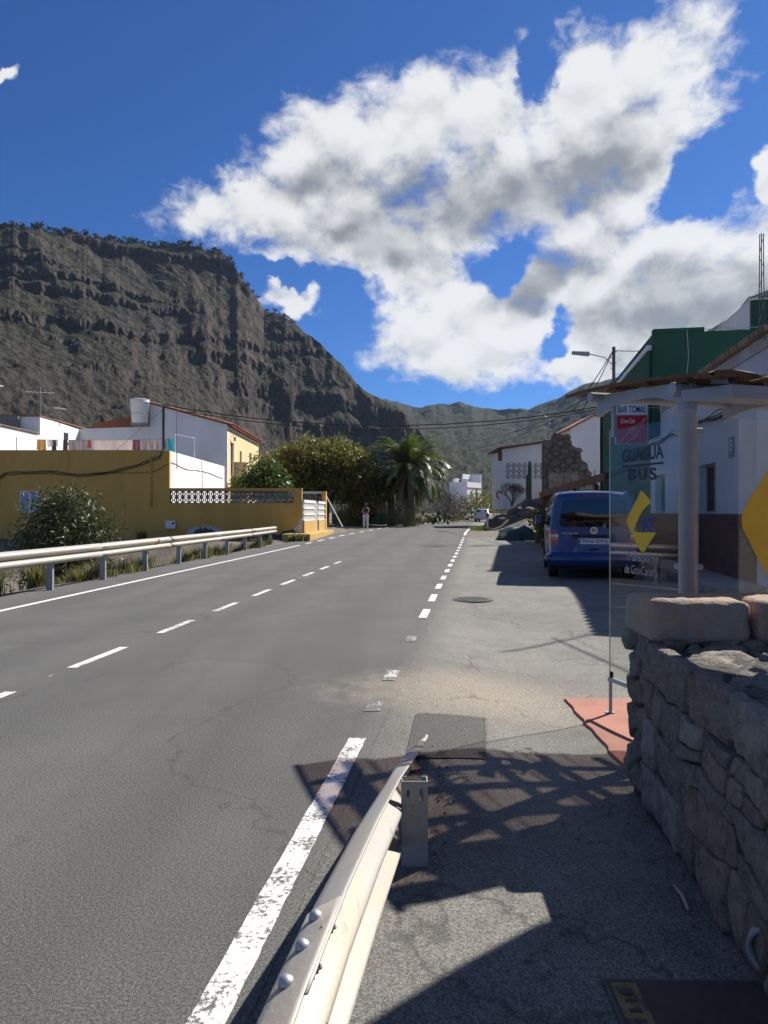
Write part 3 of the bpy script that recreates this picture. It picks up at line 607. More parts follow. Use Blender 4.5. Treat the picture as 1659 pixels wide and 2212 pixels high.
def stone_mesh(poly, seed, joint=.008, depth=.07, bulge=.03, rough=.012, N=26, tiltmax=.28, rings=(1., .90, .72, .45, .2)):
    """a stone in a (a, b, out) frame about its centre; returns centre and builder"""
    cx = sum(p[0] for p in poly) / len(poly); cyy = sum(p[1] for p in poly) / len(poly)
    per = []; n = len(poly); L = [math.dist(poly[i], poly[(i + 1) % n]) for i in range(n)]; tot = sum(L)
    for k in range(N):
        s = tot * k / N; i = 0
        while s > L[i] and i < n - 1: s -= L[i]; i += 1
        t = s / max(L[i], 1e-6); per.append((poly[i][0] + (poly[(i + 1) % n][0] - poly[i][0]) * t - cx, poly[i][1] + (poly[(i + 1) % n][1] - poly[i][1]) * t - cyy))
    P_ = np.array(per); P_ = (P_ * 6 + np.roll(P_, 1, 0) + np.roll(P_, -1, 0)) / 8; rr = np.linalg.norm(P_, axis=1, keepdims=True)
    P_ = P_ * np.maximum(.2, (rr - joint) / rr) * (1 + (fbm(P_[:, :1] * 40 + seed, P_[:, 1:] * 40, 0, 3, seed % 97) - .5) * .12)
    rq = random.Random(seed); pls = [(bulge * rq.uniform(.8, 1.5), rq.uniform(-1, 1) * tiltmax, rq.uniform(-1, 1) * tiltmax) for _ in range(3)]
    m = MB(); vs = [(p[0], p[1], -depth) for p in P_]
    for k, sc in enumerate(rings):
        q = P_ * sc; o = np.min([b0 + g0 * q[:, 0] + g1 * q[:, 1] for b0, g0, g1 in pls], 0) - bulge * sc ** 14 * .8 + (fbm(q[:, 0] * 70 + seed, q[:, 1] * 70, seed, 3, seed % 83) - .5) * .010 + (fbm(q[:, 0] * 16 + seed * 3.1, q[:, 1] * 16, seed, 4, seed % 89) - .5) * rough * 3 - (.012 if k == 0 else 0)
        vs += [(q[i, 0], q[i, 1], o[i]) for i in range(N)]
    vs.append((0, 0, float(min(b0 for b0, _, _ in pls)))); R_ = len(rings) + 1
    fs = [(r * N + i, r * N + (i + 1) % N, (r + 1) * N + (i + 1) % N, (r + 1) * N + i) for r in range(R_ - 1) for i in range(N)]
    fs += [((R_ - 1) * N + i, (R_ - 1) * N + (i + 1) % N, R_ * N) for i in range(N)]
    m.add(vs, fs); return (cx, cyy), m
def lay_stones(parent, cells, fn, seed, mat=M_STONE, name='stone', **kw):
    """fn(a, b) -> (origin Vector, ea, eb, en) placing each stone on the wall's skin"""
    for k, c in enumerate(cells):
        (a, b), m = stone_mesh(c, seed + k * 7 + 1, **kw); o_, ea, eb, en = fn(a, b)
        o = m.build(name, mat, parent, smooth=True); M4 = Matrix((ea, eb, en)).transposed().to_4x4(); M4.translation = o_; o.matrix_local = M4
sw = empty('stone_wall', (1.3, 3.0, 0), 0, 'rough grey rubble stone wall with rounded sandstone coping beside the footpath', 'wall')
WY0, WY1, WH = .3, 3.70, .845
wx = lambda y: 1.205 + .0896 * (y - 2.35)
core = MB(); core.hexa([(wx(WY0) + .016 - 1.3, WY0 - 3, -.2), (1.9 - 1.3, WY0 - 3, -.2), (1.9 - 1.3, WY1 - 3, -.2), (wx(WY1) + .016 - 1.3, WY1 - 3, -.2)], [(wx(WY0) + .034 - 1.3, WY0 - 3, WH - .045), (1.9 - 1.3, WY0 - 3, WH - .045), (1.9 - 1.3, WY1 - 3, WH - .045), (wx(WY1) + .034 - 1.3, WY1 - 3, WH - .045)])
core.box(.10, 2.6, .66, 1.05, -.25, WH - .02); core.build('mortar', M_MORT, sw)
def face_fn(a, b):      # road face: a runs away from the viewer, b up
    y = WY1 - a; return Vector((wx(y) - 1.3 + b * .02, y - 3, b)), Vector((-.0896, -1, 0)).normalized(), Vector((.02, 0, 1)).normalized(), Vector((-1, .0896, .02)).normalized()
lay_stones(sw, course_cells(WY1 - WY0, WH, (.20, .24, .17, .21), 11), face_fn, 100, tiltmax=.15, bulge=.013, rough=.008, N=52, rings=(1., .97, .90, .76, .58, .38, .18), joint=.0045, depth=.06)
lay_stones(sw, stone_cells(WY1 - WY0 - .02, .60, 17, 1.5, 5, .6), lambda a, b: (Vector((wx(WY1 - a) - 1.3 + .02 + b, WY1 - a - 3, WH - .045)), Vector((0, -1, 0)), Vector((1, 0, 0)), Vector((0, 0, 1))), 400, bulge=.02, rough=.024, N=48, rings=(1., .97, .9, .8, .66, .5, .32, .15), joint=.003, depth=.12)
# the turn of the wall: stones facing the viewer and the far end, then coping
lay_stones(sw, stone_cells(1.9, .30, 14, 1.2, 9), lambda a, b: (Vector((.10 + a, .66, .56 + b)), Vector((1, 0, 0)), Vector((0, 0, 1)), Vector((0, -1, 0))), 700, depth=.05)
lay_stones(sw, stone_cells(.40, .86, 9, 1.1, 31), lambda a, b: (Vector((.08, 1.06 - a, b)), Vector((0, -1, 0)), Vector((0, 0, 1)), Vector((-1, 0, 0))), 900, depth=.06)
def rock_box(dx, dy, dz, r, amp, seed, n=14, fr=9):
    b = bmesh.new(); bmesh.ops.create_cube(b, size=2); bmesh.ops.subdivide_edges(b, edges=b.edges, cuts=n, use_grid_fill=True)
    h = Vector((dx / 2, dy / 2, dz / 2))
    for v in b.verts:
        p = Vector((v.co.x * h.x, v.co.y * h.y, v.co.z * h.z)); q = Vector((max(-h.x + r, min(h.x - r, p.x)), max(-h.y + r, min(h.y - r, p.y)), max(-h.z + r, min(h.z - r, p.z))))
        d = p - q; v.co = q + (d.normalized() * r if d.length > 1e-6 else d)
    C = np.array([v.co[:] for v in b.verts]); k = (fbm(C[:, 0] * fr + seed, C[:, 1] * fr, C[:, 2] * fr, 4, seed) - .5) * amp * 2 + (fbm(C[:, 0] * 3 + seed, C[:, 1] * 3, C[:, 2] * 3, 2, seed + 3) - .5) * amp * 2
    b.normal_update()
    for v, kk in zip(b.verts, k): v.co += v.normal * float(kk)
    me = bpy.data.meshes.new('rock'); b.to_mesh(me); b.free(); me.polygons.foreach_set('use_smooth', [True] * len(me.polygons)); return me
x = .055
for k, L_ in enumerate((.505, .46, .52, .5)):
    me = rock_box(L_, .46, .225, .048, .012, 40 + k, 24, 14); me.materials.append(M_CAP); inst('coping_stone', me, sw, (x + L_ / 2, .86, WH + .095), (R(random.uniform(-2, 2)), 0, R(random.uniform(-2, 2)))); x += L_ + .012
# broken drain pipe sticking out at the wall's foot
m = MB(); AX = Vector((-.55, -.75, -.1)).normalized(); c0 = Vector((1.235, 2.28, .10)); a_ = AX.orthogonal().normalized(); b_ = AX.cross(a_)
ring = lambda c, r: [c + (a_ * math.cos(t) + b_ * math.sin(t)) * r for t in np.linspace(0, 2 * math.pi, 25)[:-1]]
vs_ = ring(c0, .085) + ring(c0 - AX * .3, .085) + ring(c0 - AX * .3, .072) + ring(c0, .072)
m.add(vs_, [(k * 24 + i, k * 24 + (i + 1) % 24, ((k + 1) % 4) * 24 + (i + 1) % 24, ((k + 1) % 4) * 24 + i) for k in range(4) for i in range(24)])
tag(m.build('drain_pipe', pm('pipe_grey', (.36, .37, .39), (.28, .29, .31), 8, .6), None, True), 'grey plastic drain pipe mouth at the foot of the stone wall', 'pipe')
# inspection cover in the path with worn yellow band
mc = empty('inspection_cover', (1.0, 2.05, 0), 0, 'rusty rectangular inspection cover in the shaded footpath with a worn yellow band', 'cover')
q0, q1 = G(1298, 2117), G(1640, 2122); ax = (q1 - q0); ax.z = 0; Lc = ax.length; ax.normalize(); ayv = Vector((-ax.y, ax.x, 0)) * -1
org = q0 - Vector((1.0, 2.05, 0))
def cov(name, a0, a1, b0, b1, z0, z1, mat):
    m = MB(); f = lambda a, b, z: tuple(org + ax * a + ayv * b + Vector((0, 0, z))); m.hexa([f(a0, b0, z0), f(a1, b0, z0), f(a1, b1, z0), f(a0, b1, z0)], [f(a0, b0, z1), f(a1, b0, z1), f(a1, b1, z1), f(a0, b1, z1)]); return m.build(name, mat, mc, fix=True)
M_RUSTI = pm('rusty_plate', (.085, .062, .05), (.06, .048, .042), 12, .7, metal=.3, bump=.002, bscale=80)
cov('frame', 0, Lc, 0, .62, -.02, .006, M_IRON); cov('plate', .015, Lc - .02, .015, .60, .0, .010, M_RUSTI)
cov('yellow_band', .02, .10, .03, .58, .009, .0125, pm('worn_yellow', (.25, .20, .07), (.15, .12, .055), 18, .8, stain=((.06, .05, .045), .47), sscale=24))
for k in range(11): cov('raised_letter', .042, .078, .06 + k * .046, .06 + k * .046 + (.014 if k % 3 else .026), .012, .015, M_RUSTI)
# round cast cover out in the bay
pc = G(1021, 1295); mh = empty('manhole_cover', pc, 0, 'round cast iron manhole cover in the sunlit bay', 'cover')
m = MB(); m.lathe((0, 0, 0), [(.36, -.02), (.36, .006), (.32, .006)], 40); m.build('frame', M_IRON, mh); m = MB(); m.lathe((0, 0, 0), [(.315, -.02), (.315, .010), (.30, .014)], 40); m.build('lid', M_IRON, mh)
m = MB()
for i in range(-5, 6):
    for j in range(-5, 6):
        if i * i + j * j < 26: m.box(i * .054 - .017, i * .054 + .017, j * .054 - .017, j * .054 + .017, .012, .019)
m.build('stud_pattern', M_IRON, mh)
# dry stick by the wall
s0, s1 = G(1455, 1918), G(1487, 1970); m = MB(); m.tube([s0 + Vector((0, 0, .012)), s0.lerp(s1, .5) + Vector((.006, 0, .016)), s1 + Vector((0, 0, .008))], [.004, .009, .005], 6)
tag(m.build('stick', pm('dry_stick', (.50, .43, .30), (.38, .31, .2), 9, .9), None, True), 'pale dry stick lying in the shade by the stone wall', 'stick')
# ---------------------------------------------------------------- bus shelter
E1 = Vector((-.282, .959, 0)).normalized(); E2 = Vector((E1.y, -E1.x, 0)); SP = Vector((2.08, 4.95, 0))
sh = empty('bus_shelter', SP, 0, 'grey steel bus shelter with curved brown roof and glass sides behind the stone wall', 'shelter')
def SL(a, k, z): return E1 * a + E2 * k + Vector((0, 0, z))
zg = float(gz(SP.x, SP.y))
def post_at(k, a=0.):
    m = MB(); b = SL(a, k, 0); m.lathe(b, [(.058, zg - .05), (.058, 2.185), (.064, 2.19), (.064, 2.20), (.058, 2.205), (.066, 2.27), (.072, 2.33)], 28)
    o = m.build('post', M_SHEL, sh, True); return o
post_at(0); post_at(2.5); post_at(2.5, 1.0)
def roofz(a): return 2.365 + .072 * (a + .4) + .035 * (1 - ((a - .46) / .86) ** 2)
def arch(k):      # end frame: arched web under the roof
    m = MB(); A = np.linspace(-.06, 1.06, 24); t = .022
    lo = [roofz(a) - .06 - .05 - .11 * (abs(a - .52) / .58) ** 2.2 for a in A]; up = [roofz(a) - .035 for a in A]
    vs = [SL(a, k - t, u) for a, u in zip(A, up)] + [SL(a, k - t, l) for a, l in zip(A, lo)] + [SL(a, k + t, u) for a, u in zip(A, up)] + [SL(a, k + t, l) for a, l in zip(A, lo)]
    n = len(A); fs = []
    for i in range(n - 1): fs += [(i, i + 1, n + i + 1, n + i), (2 * n + i, 3 * n + i, 3 * n + i + 1, 2 * n + i + 1), (i, 2 * n + i, 2 * n + i + 1, i + 1), (n + i, n + i + 1, 3 * n + i + 1, 3 * n + i)]
    fs += [(0, n, 3 * n, 2 * n), (n - 1, 3 * n - 1, 4 * n - 1, 2 * n - 1)]; m.add(vs, fs); m.build('arched_beam', M_SHEL, sh, fix=True)
for k in (0., 1.25, 2.5): arch(k)
for a, z, r in ((0., 2.335, .048), (1.0, 2.435, .040)):
    m = MB(); m.tube([SL(a, -.13, z), SL(a, 2.75, z)], r, 24); m.build('roof_tube', M_SHEL, sh, fix=True)
m = MB(); A = SL(-.34, .02, 0); pts_ = [(-.06, 0), (.06, .0), (.06, .085), (-.06, .085)]
def gut(k0, k1, a0, z): 
    m = MB(); f = lambda k, a, zz: tuple(SL(a, k, zz))
    m.hexa([f(k0 - .10, a0 + .24, z), f(k1, a0 + .24, z + .02), f(k1, a0, z), f(k0 + .10, a0, z)], [f(k0 - .10, a0 + .24, z + .075), f(k1, a0 + .24, z + .075), f(k1, a0, z + .085), f(k0 + .10, a0, z + .085)]); return m
gut(0., 2.75, -.30, 2.245).build('gutter', M_SHEL, sh, fix=True)
for k in np.arange(.14, 2.6, .44):      # rafters
    m = MB(); A = np.linspace(-.26, 1.26, 14); w = .034
    m.grid([[SL(a, k + s * w, roofz(a) - dz) for s, dz in ((-1, .005), (1, .005), (1, .04), (-1, .04), (-1, .005))] for a in A]); m.build('rafter', M_SHEL, sh, fix=True)
for a in (-.10, .30, .68):
    m = MB(); m.hexa([SL(a, -.10, roofz(a) - .034), SL(a + .085, -.10, roofz(a) - .034), SL(a + .085, 2.72, roofz(a) - .034), SL(a, 2.72, roofz(a) - .034)], [SL(a, -.10, roofz(a) - .004), SL(a + .085, -.10, roofz(a) - .004), SL(a + .085, 2.72, roofz(a) - .004), SL(a, 2.72, roofz(a) - .004)]); m.build('batten', M_WOOD, sh, fix=True)
for j, (k0, k1) in enumerate(((-.15, .33), (.30, .78), (.75, 1.25), (1.22, 1.70), (1.67, 2.2), (2.17, 2.75))):
    m = MB(); A = np.linspace(-.33 + .015 * (j % 3), 1.34 - .02 * (j % 2), 26); K = np.linspace(k0, k1, 15); up = []
    up = [[SL(a + .012 * math.sin(kk * 13), kk, roofz(a) + .008 + .012 * (j % 2) + .004 * math.sin((kk - k0) / .16 * 2 * math.pi)) for kk in K] for a in A]
    m.grid(up); o = m.build('roof_sheet', M_SHEET, sh, True); s = o.modifiers.new('plate', 'SOLIDIFY'); s.thickness = .006
    for q, aa in enumerate((-.35,)):
        m = MB(); pl = [(k0 + .02, -.03), (k0 + .08, .012), (k0 + .2, .03), (k0 + .34, .028), (k1 - .06, .01), (k1 - .01, -.02)]
        m.prism([(x_, z_) for x_, z_ in pl], aa, aa + .14, lambda x_, z_, a_: tuple(SL(a_ + (.02 if x_ > k0 + .2 else 0), x_, roofz(aa) + .022 + z_ * .7 + q * .012))); m.build('edge_shingle', M_WOOD, sh, fix=True)
m = MB(); A = np.linspace(-.40, 1.33, 24)      # brown verge board along the roof end
m.grid([[SL(a, -.155, roofz(a) + .010), SL(a, -.155, roofz(a) - .010), SL(a, -.125, roofz(a) - .010), SL(a, -.125, roofz(a) + .010), SL(a, -.155, roofz(a) + .010)] for a in A]); m.build('verge_board', M_WOOD, sh, fix=True)
ZT, ZB = 2.157, .165
def pane(name, a0, k0, a1, k1, z0, z1, th=.008):
    m = MB(); p0, p1 = SL(a0, k0, 0), SL(a1, k1, 0); d = (p1 - p0).normalized(); n = Vector((d.y, -d.x, 0)) * th / 2; v = []
    for z in (z0, z1): v += [p0 + n, p1 + n, p1 - n, p0 - n]
    v = [Vector((q.x, q.y, (z0 if i < 4 else z1))) for i, q in enumerate(v)]; m.hexa(v[:4], v[4:]); return m.build(name, M_GLASS, sh, fix=True)
side = pane('glass_panel', .912, 0, .075, 0, ZB, ZT); backp = pane('glass_panel', 0, .085, 0, 1.75, ZB, ZT)
for a_, k_, par in ((.914, 0, side), (0, .083, backp)):
    m = MB(); m.tube([SL(a_, k_, ZB), SL(a_, k_, ZT)], .0045, 6); m.build('glass_edge', pm('glass_edge', (.55, .56, .46), None, 3, .35), par)
for z in (2.06, 1.12):      # clamps either side of the corner post
    for a, k in ((.085, 0), (0, .085)):
        m = MB(); c = SL(a, k, z); m.tube([c - (E1 if a else E2) * .035 + (E2 if a else E1) * 0, c + (E1 if a else E2) * .03], .021, 14); m.build('clamp', M_SHEL, sh, fix=True)
m = MB(); c = SL(.86, 0, 0); m.hexa([c + E1 * -.02 + E2 * -.012 + Vector((0, 0, 2.10)), c + E1 * .02 + E2 * -.012 + Vector((0, 0, 2.10)), c + E1 * .02 + E2 * .012 + Vector((0, 0, 2.10)), c + E1 * -.02 + E2 * .012 + Vector((0, 0, 2.10))],
    [c + E1 * -.02 + E2 * -.012 + Vector((0, 0, 2.40)), c + E1 * .02 + E2 * -.012 + Vector((0, 0, 2.40)), c + E1 * .02 + E2 * .012 + Vector((0, 0, 2.40)), c + E1 * -.02 + E2 * .012 + Vector((0, 0, 2.40))]); m.build('hanger', M_SHEL, sh, fix=True)
def bar(name, p, q, w, h, mat=M_SHEL, parent=sh):
    d = (q - p).normalized(); n = d.cross(Vector((0, 0, 1))); n = n.normalized() * w / 2 if n.length > .01 else Vector((w / 2, 0, 0)); u = n.cross(d).normalized() * h / 2
    m = MB(); m.hexa([p - n - u, p + n - u, p + n + u, p - n + u], [q - n - u, q + n - u, q + n + u, q - n + u]); return m.build(name, mat, parent, fix=True)
zl = float(gz(SP.x + E1.x * .9, SP.y + E1.y * .9)) + .018
bar('bottom_rail', SL(.93, 0, zl + .275), SL(.02, 0, zl + .275), .02, .035); bar('leg', SL(.905, 0, zl), SL(.905, 0, zl + .26), .022, .022); bar('foot_plate', SL(.93, -.03, zl + .006), SL(.90, .03, zl + .006), .05, .006)
bar('glass_grip', SL(.89, 0, zl + .29), SL(.89, 0, zl + .34), .02, .028, M_DARK); bar('bottom_rail', SL(0, .02, zl + .275), SL(0, 1.8, zl + .275), .02, .035)
bar('bench_seat', SL(.62, .5, zl + .45), SL(.62, 2.2, zl + .45), .34, .04); bar('bench_leg', SL(.62, .8, zl), SL(.62, .8, zl + .43), .05, .05); bar('bench_leg', SL(.62, 1.9, zl), SL(.62, 1.9, zl + .43), .05, .05)
def text_obj(name, s, mat, parent, bold=0., shear=0., ext=.0008, spacing=1.):
    cu = bpy.data.curves.new(name, 'FONT'); cu.body = s; cu.extrude = ext; cu.offset = bold; cu.shear = shear; cu.space_character = spacing; cu.resolution_u = 4; cu.fill_mode = 'BOTH'
    t = bpy.data.objects.new(name, cu); COL.objects.link(t); bpy.context.view_layer.update()
    me = bpy.data.meshes.new_from_object(t.evaluated_get(bpy.context.evaluated_depsgraph_get())); bpy.data.objects.remove(t); me.name = name
    me.materials.clear(); me.materials.append(mat); o = inst(name, me, parent); return o
def place_text(o, x0, x1, z0, z1, org, ex, en, lift=0.):
    """fit the lettering into the box (x0..x1, z0..z1) of the plane through org, along ex, facing en"""
    c = np.array([v.co[:] for v in o.data.vertices]); a, b = c.min(0), c.max(0); sx, sz = (x1 - x0) / (b[0] - a[0]), (z1 - z0) / (b[1] - a[1])
    ez = Vector((0, 0, 1)); o.matrix_local = Matrix.Translation(org + ex * (x0 - a[0] * sx) + ez * (z0 - a[1] * sz) + en * lift) @ Matrix((ex * sx, ez * sz, en)).transposed().to_4x4()
def pan(u, v):      # point of the road-side pane seen at (u, v): distance along it and height
    k = (u - CX) / F; a = (SP.x - k * SP.y) / (k * E1.y - E1.x); return -a, CAMH + (CY - v) / F * (SP.y + E1.y * a)
EN = -E2; EX = -E1; LIFT = .0065
def glass_text(s, u0, u1, v0, v1, mat, um=None, **kw):
    x0, x1 = pan(u0, 0)[0], pan(u1, 0)[0]; z1, z0 = pan((u0 + u1) / 2, v0)[1], pan((u0 + u1) / 2, v1)[1]
    o = text_obj('lettering', s, mat, side, **kw); place_text(o, x0, x1, z0, z1, Vector((0, 0, 0)), EX, EN, LIFT); return o
glass_text('GUAGUA', 1345, 1435, 965, 995, M_NAVY, bold=.025)
for c_, u0_, u1_ in (('B', 1358, 1374), ('U', 1380, 1397), ('S', 1404, 1420)): glass_text(c_, u0_, u1_, 1010, 1037, M_NAVY, bold=.025)
glass_text('TGC', 1384, 1419, 1116, 1149, M_BLUF, bold=.01); glass_text('Transporte', 1352, 1424, 1194, 1220, M_GREYF, bold=-.005); glass_text('de GranCanaria', 1351, 1423, 1223, 1242, M_GREYF, bold=-.005)
def film(name, pts, mat, parent, org, ex, en, lift):
    m = MB(); m.add([org + ex * x + Vector((0, 0, z)) + en * lift for x, z in pts], [tuple(range(len(pts)))]); return m.build(name, mat, parent)
(xa, za), (xb, zb) = pan(1345, 1001), pan(1435, 1004); film('underline', [(xa, 1.845), (xb, 1.845), (xb, 1.862), (xa, 1.862)], M_NAVY, side, Vector(), EX, EN, LIFT)
LOGO = [(205, 195), (222, 210), (340, 355), (320, 380), (265, 420), (215, 480), (170, 560), (135, 640), (100, 700), (85, 740), (82, 770), (92, 785), (130, 795), (410, 800), (390, 830), (262, 1035), (245, 1065), (225, 1078), (200, 1078), (180, 1062), (165, 1040),
        (40, 790), (5, 700), (-12, 660), (-15, 620), (-5, 580), (15, 540), (150, 270), (170, 220), (185, 200)]
def logo_pts(fx): return [fx(x, y) for x, y in LOGO]
def lp(x, y):      # the arrow emblem traced on the pane
    return pan((2150 + (1200 + x) * .27125) / 1.8228, (1880 + y * .27125) / 1.8228)
film('arrow_emblem', logo_pts(lp)[::-1], M_YEL, side, Vector(), EX, EN, LIFT)
film('arrow_emblem', [(.445 + (x + 15) / 425 * 1.25, 1.43 - (y - 636) / 442 * .85) for x, y in LOGO][::-1], M_YEL, backp, Vector(), E2, -E1, LIFT)
glass_text2 = text_obj('lettering', 'TGC', M_BLUF, backp, .01); place_text(glass_text2, 1.1, 1.6, 1.30, 1.52, Vector((0, 0, 0)), E2, -E1, LIFT)
# guessed house, added out of view on the right to shade the path
zc = 3.0; off = Vector((.84 * zc, .765 * zc, 0)); A_ = [G(1214, 2013), G(1160, 2008), G(1100, 2030), G(932, 2121), G(782, 2213)]
cn = empty('unseen_shade_house', (4.0, 2.0, 0), 0, 'unseen weathered house added beyond the right edge to shade the footpath', 'house')
pl = [(p.x + off.x - 4.0, p.y + off.y - 2.0) for p in A_]; q_ = pl[-1]; pl += [(q_[0] - .05, q_[1] - .3), (q_[0] + .6, -2.5), (.2, -4.), (.2, -11.2), (8.2, -11.2), (8.2, pl[0][1] - 2.2), (pl[0][0] + .55, pl[0][1] - .75)]
m = MB(); m.box(.35, 8., -11., 1.95, -.2, zc - .12); m.build('wall', M_OLDW, cn); m = MB(); m.tube([(-1.1, 1.6, -.1), (-1.1, 1.6, zc - .118)], .05, 12); m.build('porch_post', M_WHITE, cn); cx_ = sum(p[0] for p in pl) / len(pl); m = MB(); m.prism(pl[::-1], zc - .116, zc); m.build('roof', M_CONC, cn, fix=True)
m = MB(); m.box(.32, .36, -3.2, -2.2, -.1, 2.0); m.build('door', M_BROWN, cn)
# ---------------------------------------------------------------- buildings on the left
def block_mesh(name, s, mat, t=.10, style=0):
    """pierced concrete block: square frame, diagonal cross, centre ring"""
    m = MB(); h = s / 2; b = s * .085
    m.box(-h, h, 0, t, -h, -h + b); m.box(-h, h, 0, t, h - b, h); m.box(-h, -h + b, 0, t, -h + b, h - b); m.box(h - b, h, 0, t, -h + b, h - b)
    w = s * .05; i = h - b
    for sx in (-1, 1):
        for sz in (-1, 1):
            a, c = s * .12, i; n = w
            m.hexa([(sx * a - n, .01, sz * a + n * sx * sz), (sx * a + n, .01, sz * a - n * sx * sz), (sx * a + n, t - .01, sz * a - n * sx * sz), (sx * a - n, t - .01, sz * a + n * sx * sz)],
                   [(sx * c - n, .01, sz * c + n * sx * sz), (sx * c + n, .01, sz * c - n * sx * sz), (sx * c + n, t - .01, sz * c - n * sx * sz), (sx * c - n, t - .01, sz * c + n * sx * sz)])
    for k in range(8):
        a0, a1 = k * math.pi / 4, (k + 1) * math.pi / 4; r0, r1 = s * .12, s * .20
        f = lambda a, r, y: (r * math.cos(a), y, r * math.sin(a))
        m.hexa([f(a0, r0, .005), f(a1, r0, .005), f(a1, r0, t - .005), f(a0, r0, t - .005)], [f(a0, r1, .005), f(a1, r1, .005), f(a1, r1, t - .005), f(a0, r1, t - .005)])
    me = m.mesh(name, mat); b_ = bmesh.new(); b_.from_mesh(me); bmesh.ops.recalc_face_normals(b_, faces=b_.faces); b_.to_mesh(me); b_.free(); return me
def window(parent, x0, x1, z0, z1, y, glassm=M_CGLASS, framem=M_WHITE, fr=.06, recess=.10, mull=True, name='window', ax='x', sgn=1, sill=None):
    """a window lying in the plane y (ax='x': runs along x, faces -y; ax='y': runs along y, faces sgn*x)"""
    def bx(m, a0, a1, d0, d1, c0, c1):
        if ax == 'x': m.box(a0, a1, y + d0, y + d1, c0, c1)
        else: m.box(*(sorted((y - sgn * d0, y - sgn * d1))), a0, a1, c0, c1)
    m = MB(); bx(m, x0, x1, .0, .03, z0, z0 + fr); bx(m, x0, x1, .0, .03, z1 - fr, z1); bx(m, x0, x0 + fr, .0, .03, z0 + fr, z1 - fr); bx(m, x1 - fr, x1, .0, .03, z0 + fr, z1 - fr)
    if mull: bx(m, (x0 + x1) / 2 - fr * .4, (x0 + x1) / 2 + fr * .4, .002, .028, z0 + fr, z1 - fr)
    w = m.build(name, framem, parent)
    m = MB(); bx(m, x0 + fr, x1 - fr, .018, .022, z0 + fr, z1 - fr); m.build('pane', glassm, w)
    if sill: m = MB(); bx(m, x0 - .06, x1 + .06, -.10, .03, z0 - .07, z0 - .003); m.build('sill', sill, w)
    return w
def wall_holes(name, parent, mat, L0, L1, z0, z1, th, holes, ax='x', p=0., sgn=1, bevel=0):
    """a wall slab with real openings; holes = (a0, a1, c0, c1). ax='x': face at y=p, body to y=p+th; ax='y': face at x=p, body to x=p-sgn*th"""
    m = MB(); cuts = sorted({L0, L1, *[h[0] for h in holes], *[h[1] for h in holes]})
    def bx(a0, a1, c0, c1):
        if ax == 'x': m.box(a0, a1, p, p + th, c0, c1)
        else: m.box(*(sorted((p, p - sgn * th))), a0, a1, c0, c1)
    for a0, a1 in zip(cuts[:-1], cuts[1:]):
        hs = sorted([(h[2], h[3]) for h in holes if h[0] <= a0 + 1e-6 and h[1] >= a1 - 1e-6]); z = z0
        for c0, c1 in hs:
            if c0 > z: bx(a0, a1, z, c0)
            z = c1
        if z < z1: bx(a0, a1, z, z1)
    return m.build(name, mat, parent)
Y0 = 36.5; XC = -10.85
yh = empty('ochre_house', (XC, Y0, 0), 0, 'ochre flat-roofed house with white shutters behind the crash barrier', 'house')
# front wall (local x from -14 to 0), side wall white
wall_holes('front_wall', yh, M_YWALL, -14., 0., -2., 4.60, .25, [(-7.60, -6.50, 1.47, 2.58), (-7.85, -6.9, -.62, -.05)])
m = MB(); m.box(-.25, -.002, .25, 12.6, -2, 4.60); m.build('side_wall', M_WWALL, yh)
m = MB(); m.box(-.30, .012, -.012, .22, -2, 4.615); m.build('corner_pilaster', M_YWALL, yh, bevel=.01)
m = MB(); m.box(-14, -.26, .26, 12.6, 3.55, 3.70); m.build('flat_roof', M_CONC, yh); m = MB(); m.box(-14, -13.8, .26, 12.6, -2, 3.5); m.box(-14, -.26, 12.4, 12.6, -2, 3.5); m.build('rear_wall', M_YWALL, yh)
m = MB(); m.box(-14.0, -.31, -.015, .20, 4.602, 4.63); m.build('parapet_coping', M_YWALL, yh)
def shutter(parent, x0, x1, z0, z1, y):
    f = MB(); w = .055; f.box(x0, x1, y, y + .04, z0, z0 + w); f.box(x0, x1, y, y + .04, z1 - w, z1); f.box(x0, x0 + w, y, y + .04, z0 + w, z1 - w); f.box(x1 - w, x1, y, y + .04, z0 + w, z1 - w)
    s = f.build('shutter', M_WHITE, parent); n = 15; d = (z1 - z0 - 2 * w) / n; mm = MB(); mm.hexa([(x0 + w, .004, 0), (x1 - w, .004, 0), (x1 - w, .034, d * .75), (x0 + w, .034, d * .75)], [(x0 + w, .004, .008), (x1 - w, .004, .008), (x1 - w, .034, d * .75 + .008), (x0 + w, .034, d * .75 + .008)])
    me = mm.mesh('slat', pm('slat_paint', (.50, .54, .58), None, 3, .6))
    for k in range(n): inst('slat', me, s, (0, y, z0 + w + k * d))
wf = window(yh, -7.60, -6.50, 1.47, 2.58, .06, M_DARK, M_WHITE, .05); shutter(yh, -7.55, -7.055, 1.52, 2.53, .012); shutter(yh, -7.045, -6.55, 1.52, 2.53, .012)
m = MB(); m.box(-7.85, -6.9, .2, .22, -.62, -.05); m.build('basement_pane', M_DARK, yh)
for k in range(7): m = MB(); m.box(-7.80 + k * .14, -7.775 + k * .14, .03, .055, -.61, -.06); m.build('window_bar', M_WHITE, yh)
m = MB(); m.tube([(-.92, -.05, 1.75), (-.92, -.05, 4.3)], .05, 10); m.build('downpipe', M_YWALL, yh, True)
def cable_run(pts, r, name, mat, parent, n=5, wob=.02):
    m = MB(); pts = [Vector(p) for p in pts]; q = []
    for a, b in zip(pts[:-1], pts[1:]):
        for k in range(n): q.append(a.lerp(b, k / n) + Vector((0, 0, random.uniform(-wob, wob))))
    q.append(pts[-1]); m.tube(q, r, 6); return m.build(name, mat, parent, True)
M_CABD = pm('dusty_cable', (.06, .055, .05), (.03, .03, .03), 8, .8)
